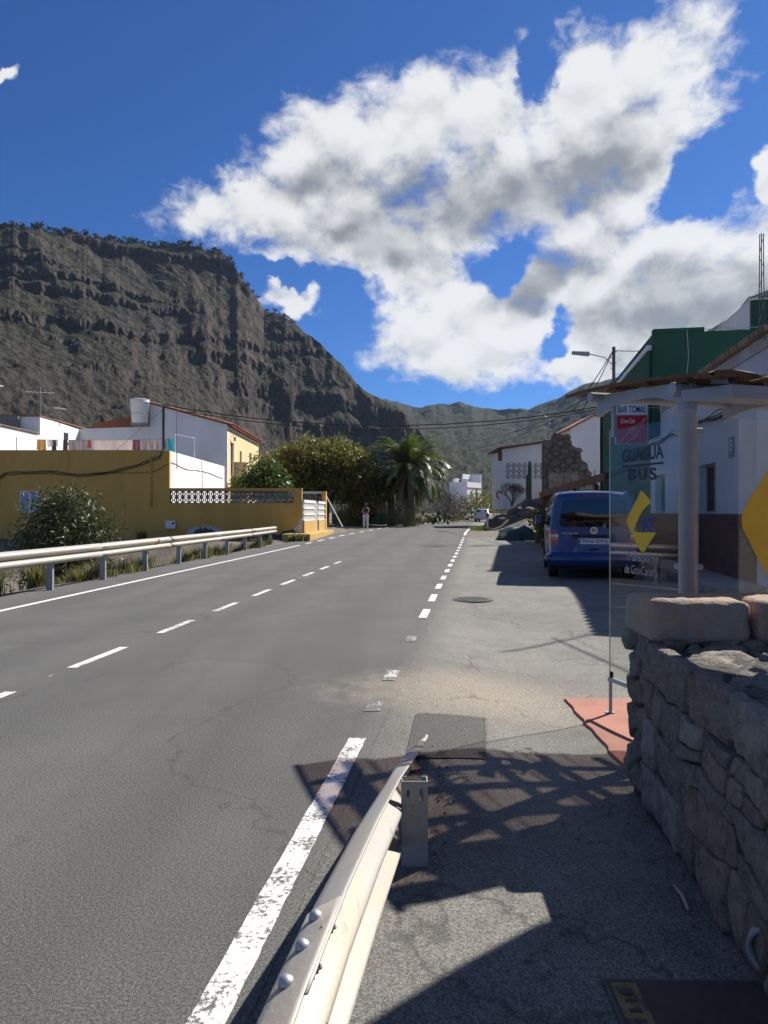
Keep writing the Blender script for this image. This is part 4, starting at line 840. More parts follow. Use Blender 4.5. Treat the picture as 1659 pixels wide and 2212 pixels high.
hc = lambda u, v: ((u - CX) / F * (Y0 - .05) - XC, -.05, CAMH + (CY - v) / F * (Y0 - .05))
for dv in (0, 4): cable_run([hc(-40, 1035 + dv), hc(0, 1030 + dv), hc(12, 1021 + dv), hc(60, 1019 + dv), hc(110, 1018 + dv), hc(170, 1025 + dv), hc(230, 1020 + dv), hc(300, 1003 + dv), hc(345, 985 + dv), hc(352, 972)], .022, 'wall_cable', M_CABD, yh)
cable_run([hc(180, 1024), hc(260, 1022), hc(330, 1020), hc(350, 1010), hc(366, 1000)], .012, 'wall_cable', M_CABD, yh)
cable_run([(.02, .2, 4.05), (.02, 3, 3.85), (.02, 7, 3.95), (.02, 12, 3.75)], .02, 'wall_cable', M_GREY, yh, 8, .03); cable_run([(.02, 6.4, 4.55), (.02, 6.5, 4.0), (.02, 6.6, 2.6)], .015, 'wall_cable', M_CABD, yh)
# yard wall with pierced blocks
yw = empty('yard_wall', (XC, Y0, 0), 0, 'ochre yard wall with a band of pierced concrete blocks and flaking plaster', 'wall')
WL = 6.70
wall_holes('wall', yw, M_YWALL, .014, WL, -.6, 2.67, .22, [(.03, .03 + 20 * .3125, 1.945, 2.57)])
bm_ = block_mesh('breeze_block', .3115, M_BLOCK, .12)
for r in range(2):
    for c in range(20): inst('breeze_block', bm_, yw, (.03 + .15625 + c * .3125, .05, 1.945 + .15625 + r * .3125))
m = MB(); m.box(-.01, WL + .012, -.012, .235, 2.672, 2.71); m.build('coping', M_YWALL, yw)
M_FLAKE = pm('bare_render', (.11, .105, .10), (.075, .072, .07), 6, .95, bump=.02, bscale=20); M_LIME = pm('old_whitewash', (.60, .60, .59), (.50, .49, .47), 5, .9)
def flake(poly, mat, y, name):
    m = MB(); m.prism(poly, y, y + .012, lambda a, b, c: (a, c, b)); m.build(name, mat, yw, fix=True)
rn = random.Random(3)
def ragged(x0, x1, zb, zt, n=14): return [(x0, zb)] + [(x0 + (x1 - x0) * k / n, zb + (zt(k / n) - zb) * rn.uniform(.75, 1.1)) for k in range(n + 1)] + [(x1, zb)]
flake(ragged(.9, 2.6, .3, lambda t: .62 + .22 * math.sin(t * 3.1)), M_LIME, -.008, 'flaked_patch'); flake(ragged(1.25, 2.3, .25, lambda t: .52 + .22 * math.sin(t * 3.1)), M_FLAKE, -.014, 'flaked_patch')
flake(ragged(3.4, 6.72, -.1, lambda t: .55 + .12 * math.sin(t * 17)), M_FLAKE, -.010, 'flaked_patch'); flake(ragged(6.05, 6.715, .4, lambda t: .55 + .75 * t ** 2), M_LIME, -.007, 'flaked_patch')
bx_ = empty('meter_box', (XC + .08, Y0 - .06, .86), 0, 'white electricity meter box on the ochre wall', 'meter box')
m = MB(); m.box(-.25, .25, -.06, .055, -.20, .20); m.build('casing', M_WHITE, bx_, bevel=.015); m = MB(); m.box(.09, .20, -.066, -.058, .02, .12); m.build('viewing_pane', M_DARK, bx_)
# gate bay: lit balustrade wall running back from the yard wall
GY0 = Y0; gdir = Vector((.07, 1, 0)).normalized(); gx0 = XC + WL + .03
gt = empty('balustrade_wall', (gx0, GY0 + .02, 0), -math.atan(.07), 'sunlit white balustrade wall with ochre base and grey door', 'wall')
def gbox(name, a0, a1, z0, z1, d0=-.1, d1=.1, mat=M_WHITE, bevel=0): m = MB(); m.box(d0, d1, a0, a1, z0, z1); return m.build(name, mat, gt, bevel=bevel)
M_YOLD = pm('worn_ochre', (.50, .33, .10), (.44, .27, .07), 1.2, .9, bump=.006, bscale=16, kind='World', stain=((.50, .47, .42), .60), sscale=1.4)
for a0, a1 in ((0, 3.5), (4.55, 7.1)):
    gbox('base_wall', a0, a1, .2, 1.04, -.1, .1, M_YOLD)
    for z0, z1 in ((1.045, 1.08), (1.34, 1.40), (1.66, 1.72), (1.98, 2.12)): gbox('rail', a0, a1, z0, z1)
    me = MB().box(-.045, .045, -.035, .035, 0, .26).mesh('baluster', M_WHITE)
    for z in (1.08, 1.40, 1.72):
        for a in np.arange(a0 + .12, a1 - .05, .20): inst('baluster', me, gt, (0, a, z))
gbox('door', 3.55, 4.5, .3, 2.02, -.03, .03, M_GREY); gbox('gate_pier', 7.1, 7.45, .2, 2.75, -.12, .12, M_YWALL)
yw2 = empty('yard_wall', (gx0 - 1.0, 44.0, 0), 0, 'pale pierced block wall closing the yard behind the balustrade', 'wall')
wall_holes('wall', yw2, M_WHITE, -2.4, 1.45, 0, 2.75, .18, [(-2.3, 1.4, 2.02, 2.62)]); b2 = block_mesh('breeze_block', .46, M_BLOCK, .1)
for k in range(8): inst('breeze_block', b2, yw2, (-2.3 + .23 + k * .4625, .04, 2.32), (0, 0, 0), (1, 1, 1.28))
st_ = empty('doorstep', (-4.2, 36., 0), 0, 'worn ochre doorstep platform in front of the balustrade wall', 'step')
m = MB(); m.hexa([(-.75, -1.0, -.3), (.62, -1.05, -.3), (1.25, 6.6, -.1), (.1, 6.6, -.1)], [(-.75, -1.0, .43), (.62, -1.05, .43), (1.25, 6.6, .45), (.1, 6.6, .45)]); m.build('platform', M_YOLD, st_, bevel=.03)
# two-storey white house behind
wh = empty('gabled_house', (XC, 50., 0), 0, 'two-storey house with white gable end, cream street front and tiled eaves', 'house')
m = MB(); PZ = [(-5.35, -1), (0, -1), (0, 7.62), (-5.35, 9.05)]; m.prism(PZ, 0, .25, lambda a, b, c: (a, c, b)); m.build('gable_wall', M_WWALL, wh, fix=True)
m = MB(); m.prism([(-10.4, -1), (-5.36, -1), (-5.36, 7.55), (-6.0, 7.4), (-10.4, 7.25)], 0.004, .24, lambda a, b, c: (a, c, b)); m.build('low_wall', M_WWALL, wh, fix=True)
FL = 12.5
holes = [(1.1, 2.25, 4.1, 6.45), (4.3, 5.15, 4.55, 6.1), (8.2, 9.2, 4.1, 6.3), (2.0, 3.0, 1.2, 2.5), (6.5, 7.5, .4, 2.5)]
wall_holes('street_wall', wh, M_CREAM, .252, FL, -1, 7.60, .25, holes, 'y', 0., 1)
for h in holes: m = MB(); m.box(-.20, -.18, h[0], h[1], h[2], h[3]); m.build('window', M_CGLASS, wh); 
for h in holes[:3]: m = MB(); m.box(-.17, -.05, h[1] - .1, h[1] + .002, h[2], h[3]); m.build('shutter', M_WHITE, wh)
m = MB(); m.hexa([(-5.45, -.12, 9.02), (.30, -.12, 7.46), (.30, FL + .15, 7.46), (-5.45, FL + .15, 9.02)], [(-5.45, -.12, 9.12), (.30, -.12, 7.56), (.30, FL + .15, 7.56), (-5.45, FL + .15, 9.12)]); m.build('roof', M_RUST, wh, fix=True)
def tile_mesh(L, r, mat, n=8, name='roof_tile'):
    m = MB(); rows = [[(r0 * math.cos(t), y, r0 * math.sin(t)) for t in np.linspace(0, math.pi, n)] for y, r0 in ((0, r), (L, r * .82))]; rows2 = [[(x * .84, y, z * .84) for x, y, z in rw] for rw in rows]
    m.grid(rows, True); m.grid(rows2); o = 0; N = n
    for a, b in ((0, 2 * N), ): m.f += [(i, i + 1, b + i + 1, b + i) for i in range(N - 1)]; m.mi += [0] * (N - 1)
    return m.mesh(name, mat, True)
tm = tile_mesh(.46, .10, M_TILE); sl = math.atan2(9.1 - 7.55, 5.75)
for k in range(int((FL + .2) / .205)): inst('roof_tile', tm, wh, (.38, -.08 + k * .205, 7.56), (0, 0, R(90)), (1, 1, 1)).rotation_euler = (sl, 0, R(90))
for k in range(14): inst('roof_tile', tm, wh, (.30 - k * .41 * math.cos(sl), -.10, 7.585 + k * .41 * math.sin(sl) - .03), (sl, 0, R(90)))
m = MB(); m.box(-.02, .10, .1, FL, 7.30, 7.42); m.build('eaves_moulding', M_WHITE, wh)
bl = MB(); bl.box(.004, .95, 2.0, 2.1, 3.75, 5.1); bl.box(.85, .95, 2.1, 5.0, 3.75, 5.1); bl.box(.004, .95, 5.0, 5.1, 3.75, 5.1); bl.box(.004, .85, 2.1, 5.0, 3.75, 3.9); bl.build('balcony', M_CREAM, wh)
m = MB(); m.tube([(.0, 1.35, 6.9), (.18, 1.35, 6.95), (.24, 1.35, 6.85)], .02, 6); m.box(.17, .31, 1.28, 1.42, 6.55, 6.83); m.build('wall_lantern', M_STEEL, wh)
m = MB(); m.box(-10.0, -5.4, 1.6, 1.9, 6.5, 7.75); m.hexa([(-10.0, 1.6, 7.752), (-5.4, 1.6, 7.752), (-5.4, 1.9, 7.752), (-10, 1.9, 7.752)], [(-10.0, 1.6, 7.8), (-5.4, 1.6, 8.7), (-5.4, 1.9, 8.7), (-10, 1.9, 7.8)]); m.build('roof_terrace_wall', M_RUST, wh)
m = MB(); m.box(-5.352, -5.25, .26, FL, -1, 9.0); m.box(-10.4, -.26, FL - .2, FL, -1, 7.4); m.build('rear_wall', M_WWALL, wh)
wtk = empty('water_tank', (XC - 5.85 - .05, 49.55, 0), 0, 'round white water tank perched on the white house wall', 'tank')
m = MB(); m.lathe((0, 0, 0), [(.50, 7.55), (.53, 7.58), (.62, 9.0), (.66, 9.02), (.66, 9.06), (.63, 9.08), (.63, 9.16), (.66, 9.17), (.66, 9.2), (.5, 9.24)], 28); m.build('drum', M_WHITE, wtk, True); m = MB(); m.lathe((0, 0, 0), [(.575, 8.2), (.585, 8.2), (.585, 8.25), (.575, 8.25)], 28); m.build('band', M_GREY, wtk); m = MB(); m.box(-.5, .5, -.5, .46, 7.40, 7.552); m.build('stand', M_CONC, wtk)
# white houses at the far left, their street walls in the sun
lh = empty('white_house', (-21.1, 44., 0), 0, 'tall white sunlit house wall behind the roof terrace', 'house')
m = MB(); m.hexa([(-4, .3, -2), (0, .3, -2), (0, 7.0, -2), (-4, 7.0, -2)], [(-4, .3, 7.35), (0, .3, 7.35), (0, 7.0, 7.2), (-4, 7.0, 7.2)]); m.build('wall', M_WWALL, lh); m = MB(); m.box(.004, .03, 3.6, 4.2, 6.3, 6.75); m.build('window', M_DARK, lh); m = MB(); m.box(.002, .12, 4.25, 6.0, 6.1, 6.18); m.build('pipe_run', M_GREY, lh); m = MB(); m.box(-4, .05, .25, 7.05, 7.36, 7.42); m.build('coping', M_RUST, lh)
lh2 = empty('low_house', (-21.1, 39., 0), 0, 'low white house wall topped with old tiles beside the roof terrace', 'house')
m = MB(); m.box(-5, 0, -2, 5.28, -2, 6.22); m.build('wall', M_WWALL, lh2); m = MB(); m.box(-4.9, -.1, -2, 5.2, 6.224, 6.30); m.build('roof', M_CONC, lh2); tm2 = tile_mesh(.42, .11, M_OTILE)
for k in range(31): inst('roof_tile', tm2, lh2, (.10, -1.8 + k * .225, 6.22), (R(12), 0, R(90)))
m = MB(); m.box(-4.8, -1.2, 5.0, 5.2, 6.3, 7.35); m.build('block_wall', M_BLOCK, lh2)
def antenna(loc, h, label, boom=1.3, rz=.3):
    a = empty('television_antenna', loc, rz, label, 'antenna', 'television antennas'); m = MB(); m.tube([(0, 0, -.3), (0, 0, h)], .025, 6); m.build('mast', M_STEEL, a)
    m = MB(); m.tube([(-boom / 2, 0, h * .82), (boom / 2, 0, h * .82)], .016, 5); m.build('boom', M_WHITE, a)
    for k in range(7): m = MB(); x_ = -boom / 2 + k * boom / 6; m.tube([(x_, -.35 + .03 * k, h * .82), (x_, .35 - .03 * k, h * .82)], .012, 5); m.build('element', M_WHITE, a)
antenna((-21.4, 45.0, 7.4), 1.9, 'tall thin television antenna on the tall white house', 1.5); antenna((-20.9, 46.5, 7.35), 1.0, 'short slanted television antenna by the tall one', .9, 1.1); antenna((-22.2, 41.5, 6.3), 3.0, 'brown television mast at the left edge of the picture', .5, 0)
# washing on the roof terrace
RT = 3.70 ; CLY = 39.6
cl = empty('clothes_line', (XC - 5, CLY, RT), 0, 'thin clothes line strung across the ochre house roof', 'clothes line')
m = MB(); m.tube([(-4.3, 0, 0), (-4.3, 0, 1.9)], .025, 8); m.build('prop', M_STEEL, cl); m = MB(); m.tube([(4.05, 0, 0), (4.05, 0, 1.85)], .025, 8); m.build('prop', M_STEEL, cl); m = MB(); m.tube([(-4.3 + 8.35 * t, 0, 1.80 - .06 * math.sin(t * math.pi)) for t in np.linspace(0, 1, 16)], .008, 5); m.build('wire', M_STEEL, cl)
def cloth(u0, u1, drop, what, col, extra=''):
    y = CLY - .01; x0, x1 = (u0 - CX) / F * y, (u1 - CX) / F * y; top = RT + 1.80; me = MB(); rows = []
    for i in range(9):
        for_row = []
        for j in range(15): t = j / 14; for_row.append((x0 + (x1 - x0) * t, y + .05 * math.sin(t * 9 + u0) * (i / 8) + .02 * math.sin(t * 23), top - .05 * math.sin(max(0, min(1, (x0 + (x1 - x0) * t - XC + 9.3) / 8.35)) * math.pi) - drop * i / 8 * (1 + .10 * math.sin(t * 5 + u0))))
        rows.append(for_row)
    me.grid(rows); o = me.build('laundry', leafmat('cloth_' + what.replace(' ', '_'), col, tuple(min(1, c * 1.08) for c in col), None, trans=.25, rough=.9, tt=(1, 1, 1)), None, True); tag(o, f'{what} hanging on the roof clothes line', 'laundry', 'washing on the roof line')
k_ = .4219 / 1.8228
for a, b, dr, w_, c_ in ((345, 430, .62, 'mustard patterned cloth', (.50, .30, .10)), (440, 545, .40, 'thin white cloth', (.68, .64, .62)), (485, 525, .66, 'dark blue garment', (.06, .07, .10)), (590, 632, .70, 'charcoal trousers', (.08, .08, .09)), (640, 808, .70, 'grey brown blanket', (.30, .26, .25)), (815, 850, .45, 'orange scrap of cloth', (.50, .14, .06)),
                           (870, 1235, .72, 'big pale pink sheet', (.66, .56, .52)), (1240, 1308, .62, 'plum coloured top', (.22, .10, .13)), (1312, 1400, .62, 'taupe towel', (.36, .30, .29)), (1405, 1485, .50, 'light brown towel', (.42, .34, .29))): cloth(a * k_, b * k_, dr, w_, c_)
for a, b, dr, w_, c_ in ((1515, 1548, .55, 'red and yellow towel', (.65, .10, .05)), (1550, 1625, .72, 'turquoise towel', (.05, .42, .50))): cloth(a * k_, b * k_, dr, w_, c_)
fr_ = empty('roof_hoop', (-10.85, 40.0, RT), 0, 'bent white tube hoop standing on the ochre roof corner', 'frame'); m = MB(); m.tube([(-.72, 0, 0), (-.72, 0, 2.1), (-.05, 1.5, 2.05), (-.05, 1.5, 0)], .03, 8); m.build('tube', M_WHITE, fr_)
# utility pole at the house corner and the span across the road
up_ = empty('utility_pole', (-11.32, 36.95, 0), 0, 'slim grey utility pole at the corner of the ochre house', 'pole'); m = MB(); m.tube([(0, 0, 3.6), (0, 0, 7.15)], .05, 10); m.build('shaft', M_STEEL, up_); m = MB(); m.tube([(.07, -.02, 3.7), (.06, -.03, 5), (.07, -.02, 6.9)], .045, 8); m.build('conduit', M_CABLE, up_)
m = MB(); m.tube([(.62, .35, 3.7), (.62, .35, 6.8)], .025, 8); m.build('stay', M_STEEL, up_); m = MB(); m.tube([(0, 0, 6.75), (-3.6, .4, 3.75)], .012, 5); m.build('guy_wire', M_STEEL, up_)
def span(p, q, sag, r, label, n=26, wob=0.):
    p, q = Vector(p), Vector(q); m = MB(); m.tube([p.lerp(q, t) + Vector((random.uniform(-wob, wob) * .3, 0, -4 * sag * t * (1 - t) + random.uniform(-wob, wob))) for t in np.linspace(0, 1, n)], r, 6)
    return tag(m.build('overhead_cable', M_CABLE, None, True), label, 'cable', 'overhead cables')
span((-11.3, 36.9, 6.98), (11.15, 37.1, 6.93), 1.02, .026, 'upper black bundled cable spanning the road', 60, .012); span((-11.3, 36.9, 6.86), (11.15, 37.1, 6.80), 1.10, .022, 'lower black bundled cable spanning the road', 60, .012)
# ---------------------------------------------------------------- buildings on the right
RD = -math.atan(.16)
# long low white house with brick dado
rh = empty('white_house', (6.92, 13.4, 0), RD, 'low white house with brick dado and peeling paint behind the bus shelter', 'house')
HL = 9.55
hw = [(3.95 - 1.35, 3.95, 1.47, 2.60), (7.55, 8.85, 1.47, 2.60)]
wall_holes('wall', rh, M_PEEL, 0, HL, -.3, 3.62, .32, hw, 'y', 0., -1)
m = MB(); m.box(-.07, .06, -.05, HL + .02, 3.622, 3.74); m.build('cornice', M_PEEL, rh, bevel=.012)
m = MB(); m.box(.30, .60, 0, HL, 3.6, 4.62); m.build('upper_wall', M_PEEL, rh); m = MB(); m.box(.27, .6, .01, HL - .01, 4.624, 4.86); m.build('wall_head', M_OLDW, rh)
m = MB(); m.box(.32, 6, .0, .3, -.3, 4.6); m.box(.32, 6, HL - .3, HL, -.3, 4.6); m.box(.6, 6, .3, HL - .3, 4.5, 4.6); m.build('end_wall', M_PEEL, rh)
for a0, a1, z0, z1 in hw:
    w_ = window(rh, a0, a1, z0, z1, .16, M_DARK, pm('grey_frame', (.33, .33, .33), None, 3, .6), .05, mull=True, ax='y', sgn=-1); m = MB()
    for k in range(14): m.box(.13, .15, a0 + .05, a0 + .62, z0 + .05 + k * .073, z0 + .10 + k * .073)
    m.build('louvre', M_WOODP, w_)
tm3 = tile_mesh(.5, .12, M_OTILE)
for k in range(38): inst('roof_tile', tm3, rh, (.16, .15 + k * .25, 4.88), (R(14), 0, R(-90)))
bk = MB().box(-.028, -.002, 0, .232, 0, .062).mesh('brick', M_BRICK)
rows_, n_ = 18, 0; rest_ = MB(); dg = MB(); dg.box(-.012, -.0015, .0, HL, .17, 1.46); dg.build('brick_joint', M_MORT, rh)
for r in range(rows_):
    y = -.12 * (r % 2) + .01
    while y < HL - .24:
        z = .18 + r * .0705
        if y >= 0:
            if n_ < 300 and y < 4.3: inst('brick', bk, rh, (random.uniform(-.002, .002), y, z)); n_ += 1
            else: rest_.box(-.028, -.002, y, y + .232, z, z + .062)
        y += .242
tag(rest_.build('brick_course', M_BRICK, rh), kind='stuff')
pl_ = MB(); pl_.box(-.03, -.004, 1.3, 1.62, 2.62, 3.05); pq = pl_.build('tile_plaque', pm('plaque_blue', (.20, .27, .36), (.14, .20, .30), 8, .4), rh, bevel=.01); t_ = text_obj('lettering', '15', M_SWHITE, pq); place_text(t_, -1.56, -1.36, 2.76, 2.98, Vector((-.031, 0, 0)), Vector((0, -1, 0)), Vector((-1, 0, 0)), .002)
m = MB(); m.tube([(-.06, y, 3.58 + .05 * math.sin(y * 2.1)) for y in np.linspace(.3, HL, 40)], .028, 6); m.build('wall_cable', M_CABLE, rh, True); m = MB(); m.tube([(-.06, y, 3.66 + .04 * math.sin(y * 3.1 + 1)) for y in np.linspace(.3, HL, 40)], .02, 6); m.build('wall_cable', M_CABLE, rh, True)
m = MB(); m.box(-.9, -.03, -.6, HL + .3, -.2, .17); kb = tag(m.build('kerb_step', M_CONC, None, bevel=.02), kind='structure'); kb.location = rh.location; kb.rotation_euler = rh.rotation_euler
# mast on the roof, whose shadow lies across the bay
ms = empty('lattice_mast', (7.12, 13.62, 4.75), 0, 'slender lattice aerial mast rising above the green building', 'mast')
mx_, my_ = .0, .0
for k in range(3):
    a = k * 2.094; m = MB(); m.tube([(.055 * math.cos(a), .055 * math.sin(a), 0), (.035 * math.cos(a), .035 * math.sin(a), 2.0)], .009, 6); m.build('leg', M_BARK, ms)
m = MB()
for k in range(9):
    z = .1 + k * .21; a, b = k * 2.094, (k + 1) * 2.094; r0, r1 = .055 - z * .003, .055 - (z + .2) * .003; m.tube([(r0 * math.cos(a), r0 * math.sin(a), z), (r1 * math.cos(b), r1 * math.sin(b), z + .2)], .006, 4)
m.build('lacing', M_STEEL, ms); m = MB(); m.tube([(-.1, .2, .85), (0.25, -3.2, .65)], .02, 6); m.build('boom', M_STEEL, ms)
# green building with bar
gb = empty('green_building', (8.95, 24.0, 0), -math.atan(.173), 'tall dark green painted building rising behind the bus shelter', 'building')
wall_holes('street_wall', gb, M_GREEN, 0, 13.4, -.3, 7.45, .3, [(2.6, 3.7, .1, 2.3), (6, 7.2, .1, 2.3)], 'y', 0., -1)
m = MB(); m.box(.302, 14, 0.002, .3, -.3, 7.44); m.build('end_wall', M_GREEN, gb); m = MB(); m.box(.0, 1.6, -.004, .3, 7.452, 7.58); m.build('parapet', M_GREEN, gb)
m = MB(); m.box(.302, 14, .302, 13.3, 7.2, 7.3); m.build('roof', M_CONC, gb); m = MB(); m.box(.302, 14, 13.1, 13.4, -.3, 7.4); m.build('rear_wall', M_GREEN, gb)
m = MB(); m.box(-.16, -.004, .2, 8.4, 6.92, 7.10); m.build('white_ledge', M_SWHITE, gb, bevel=.01); 
m = MB(); m.box(-.10, -.003, .2, 8.4, 3.6, 6.9); m.build('green_bay', M_GREEN, gb)
for a in (2.6, 6.): m = MB(); m.box(.1, .14, a + .02, a + 1.08, .1, 2.28); m.build('door', M_BROWN, gb)
cable_run([(1.05, -.03, 7.5), (1.1, -.03, 6.6), (1.0, -.03, 5.6), (.95, -.03, 4.6)], .014, 'wall_cable', M_GREY, gb, 5, .0); cable_run([(-.03, 13.35, 7.0), (-.05, 13.3, 5), (-.03, 13.35, 2.6)], .07, 'wall_cable', M_CABLE, gb, 6, .02)
# loose cable along the parapet
m = MB(); m.tube([(x_, .05, 7.47 + .06 * abs(math.sin(x_ * 2.3)) + .02 * math.sin(x_ * 9)) for x_ in np.linspace(.2, 7, 60)], .012, 5); m.build('parapet_cable', M_GREY, gb)
# lean-to terrace roof in front of the bar
lt = empty('terrace_roof', (8.0, 24.4, 0), RD, 'brown timber lean-to terrace roof in front of the green building', 'lean-to')
m = MB(); m.hexa([(-.55, -.3, 2.72), (.75, -.3, 3.05), (.9, 12.5, 3.0), (-2.0, 12.5, 2.42)], [(-.55, -.3, 2.80), (.75, -.3, 3.13), (.9, 12.5, 3.08), (-2.0, 12.5, 2.50)]); m.build('roof', M_BROWN, lt, fix=True)
m = MB(); m.hexa([(-.58, -.32, 2.56), (-.50, -.32, 2.56), (-1.95, 12.52, 2.26), (-2.03, 12.52, 2.26)], [(-.58, -.32, 2.82), (-.50, -.32, 2.82), (-1.95, 12.52, 2.52), (-2.03, 12.52, 2.52)]); m.build('fascia', M_BROWN, lt, fix=True)
m = MB(); m.box(-2.0, .85, 12.53, 12.6, 2.0, 2.52); m.build('end_board', M_LBROWN, lt)
for k in range(4): y = 1.2 + k * 3.5; x_ = -.50 - y * .113; m = MB(); m.box(x_ - .06, x_ + .06, y, y + .12, 0, 2.5); m.build('post', M_BROWN, lt)
m = MB(); m.box(-.1, .7, 3.0, 12.3, 0, .92); m.build('bar_counter', M_BROWN, lt)
# the bar's sign
sg = empty('bar_sign', (7.93, 23.1, 0), R(-2), 'red and white sign reading BAR TOMAS hung on the green building', 'sign')
m = MB(); m.box(-.51, .51, 0, .13, 3.66, 4.97); m.build('box', M_GREY, sg, bevel=.01); m = MB(); m.box(-.48, .48, -.006, -.001, 3.69, 4.59); rp_ = m.build('red_panel', M_SRED, sg); m = MB(); m.box(-.48, .48, -.006, -.001, 4.62, 4.94); wp_ = m.build('white_panel', M_SWHITE, sg)
EXs, ENs = Vector((1, 0, 0)), Vector((0, -1, 0))
t_ = text_obj('lettering', 'BAR TOMAS', M_BLACK, wp_, .02); place_text(t_, -.44, .44, 4.67, 4.90, Vector((0, -.007, 0)), EXs, ENs)
t_ = text_obj('lettering', 'Coca-Cola', M_SWHITE, rp_, .012, .35); place_text(t_, -.36, .09, 4.34, 4.49, Vector((0, -.007, 0)), EXs, ENs)
M_PINK = pm('sign_pale', (.62, .36, .34), None, 3, .5)
BOT = [(-.42, 3.72), (-.30, 3.82), (-.15, 4.02), (-.06, 4.16), (.10, 4.24), (.28, 4.36), (.44, 4.54)]; BOT2 = [(-.20, 3.71), (-.02, 3.82), (.16, 3.98), (.20, 4.08), (.26, 4.22), (.36, 4.36), (.46, 4.50)]
for b_, r_ in ((BOT, .010), (BOT2, .010), ([(-.06, 4.16), (.02, 4.10), (.12, 4.04), (.17, 4.0)], .008), ([(-.10, 4.08), (0, 4.0), (.10, 3.93)], .008), ([(.0, 4.14), (.10, 4.16), (.18, 4.08)], .02), ([(-.34, 3.74), (-.2, 3.9), (-.06, 4.06)], .006), ([(.14, 4.2), (.3, 4.34), (.42, 4.48)], .006)):
    m = MB(); vs_ = []
    for i, (x_, z_) in enumerate(b_):
        a_ = b_[max(i - 1, 0)]; c_ = b_[min(i + 1, len(b_) - 1)]; d_ = Vector((c_[0] - a_[0], c_[1] - a_[1])).normalized(); vs_.append([(x_ - d_.y * r_, -.0085, z_ + d_.x * r_), (x_ + d_.y * r_, -.0085, z_ - d_.x * r_)])
    m.grid(vs_); m.build('bottle_line', M_PINK, rp_)
for z in (3.8, 4.85): m = MB(); m.tube([(.5, .06, z), (.98, .2, z)], .02, 6); m.build('bracket', M_STEEL, sg)
# taller white and green house further up
uh = empty('upper_house', (16.2, 32., 0), -math.atan(.17), 'white walled house with green front showing above the green building', 'house')
m = MB(); m.box(0, .25, 0, 13.5, 0, 10.82); m.box(.25, 6, 13.2, 13.5, 0, 10.8); m.build('side_wall', M_WWALL, uh); m = MB(); m.box(.02, 6, -.25, -.002, 0, 10.80); m.build('front_wall', M_GREEN, uh); m = MB(); m.box(-.03, 6.05, -.28, 13.55, 10.824, 10.88); m.build('coping', M_WHITE, uh)
m = MB(); m.lathe((0, 0, 0), [(.0, 0), (.35, .04), (.62, .13), (.80, .24), (.80, .25), (.6, .15), (.3, .06)], 28); ds = empty('satellite_dish', (15.65, 30.2, 8.3), 0, 'pale satellite dish on the green building roof', 'dish'); o = m.build('reflector', M_WHITE, ds, True); o.rotation_euler = (R(70), 0, R(-15)); m = MB(); m.tube([(0, .1, 0), (0, .15, -1.05)], .03, 8); m.build('stand', M_STEEL, ds)
# lamp posts
def street_lamp(loc, zb, zt, arm, drop, label, mat=M_WOODP, r=.09):
    l = empty('street_lamp', loc, 0, label, 'street lamp', 'street lamps'); m = MB(); m.tube([(0, 0, zb), (0, 0, zt)], r, 8); m.build('pole', mat, l)
    m = MB(); m.tube([(0, 0, zt - drop), (-arm * .3, 0, zt - drop * .55), (-arm * .85, 0, zt - drop * .35)], .03, 8); m.build('arm', M_STEEL, l)
    m = MB(); m.hexa([(-arm * 1.35, -.10, zt - drop * .33 - .06), (-arm * .80, -.14, zt - drop * .38 - .10), (-arm * .80, .14, zt - drop * .38 - .10), (-arm * 1.35, .1, zt - drop * .33 - .06)], [(-arm * 1.35, -.08, zt - drop * .30 + .06), (-arm * .80, -.10, zt - drop * .33 + .06), (-arm * .80, .1, zt - drop * .33 + .06), (-arm * 1.35, .08, zt - drop * .30 + .06)]); m.build('lamp_head', M_GREY, l, fix=True)
    for k in range(4): m = MB(); m.tube([(-.16 if k % 2 else .16, 0, zt - .25 - .3 * k), (0, 0, zt - .25 - .3 * k)], .03, 6); m.build('insulator', M_WHITE, l)
    return l
street_lamp((12.25, 38.5, 0), 1.0, 10.3, 1.65, 1.0, 'street lamp on a pole behind the green building'); street_lamp((11.6, 51., 0), 2.4, 8.6, 1.15, .5, 'street lamp standing above the ruined stone wall', M_STEEL, .06)
for k, (q, sg_, lb_) in enumerate((((6.0, 64, 7.7), .9, 'upper slack wire running from the lamp pole down the valley'), ((5.0, 66, 7.0), 1.0, 'lower slack wire running from the lamp pole down the valley'), ((9.6, 36.9, 6.6), .1, 'first drop cable from lamp pole to the cable span'), ((10.2, 37.0, 6.75), .1, 'second drop cable from lamp pole to the cable span'), ((16, 39, 10.4), .1, 'level wire from the lamp pole top to the green building'))):
    span((12.2, 38.45, 10.1 if k > 1 else 8.4 - .2 * k), q, sg_, .014 if k < 2 else .022, lb_)
m = MB()
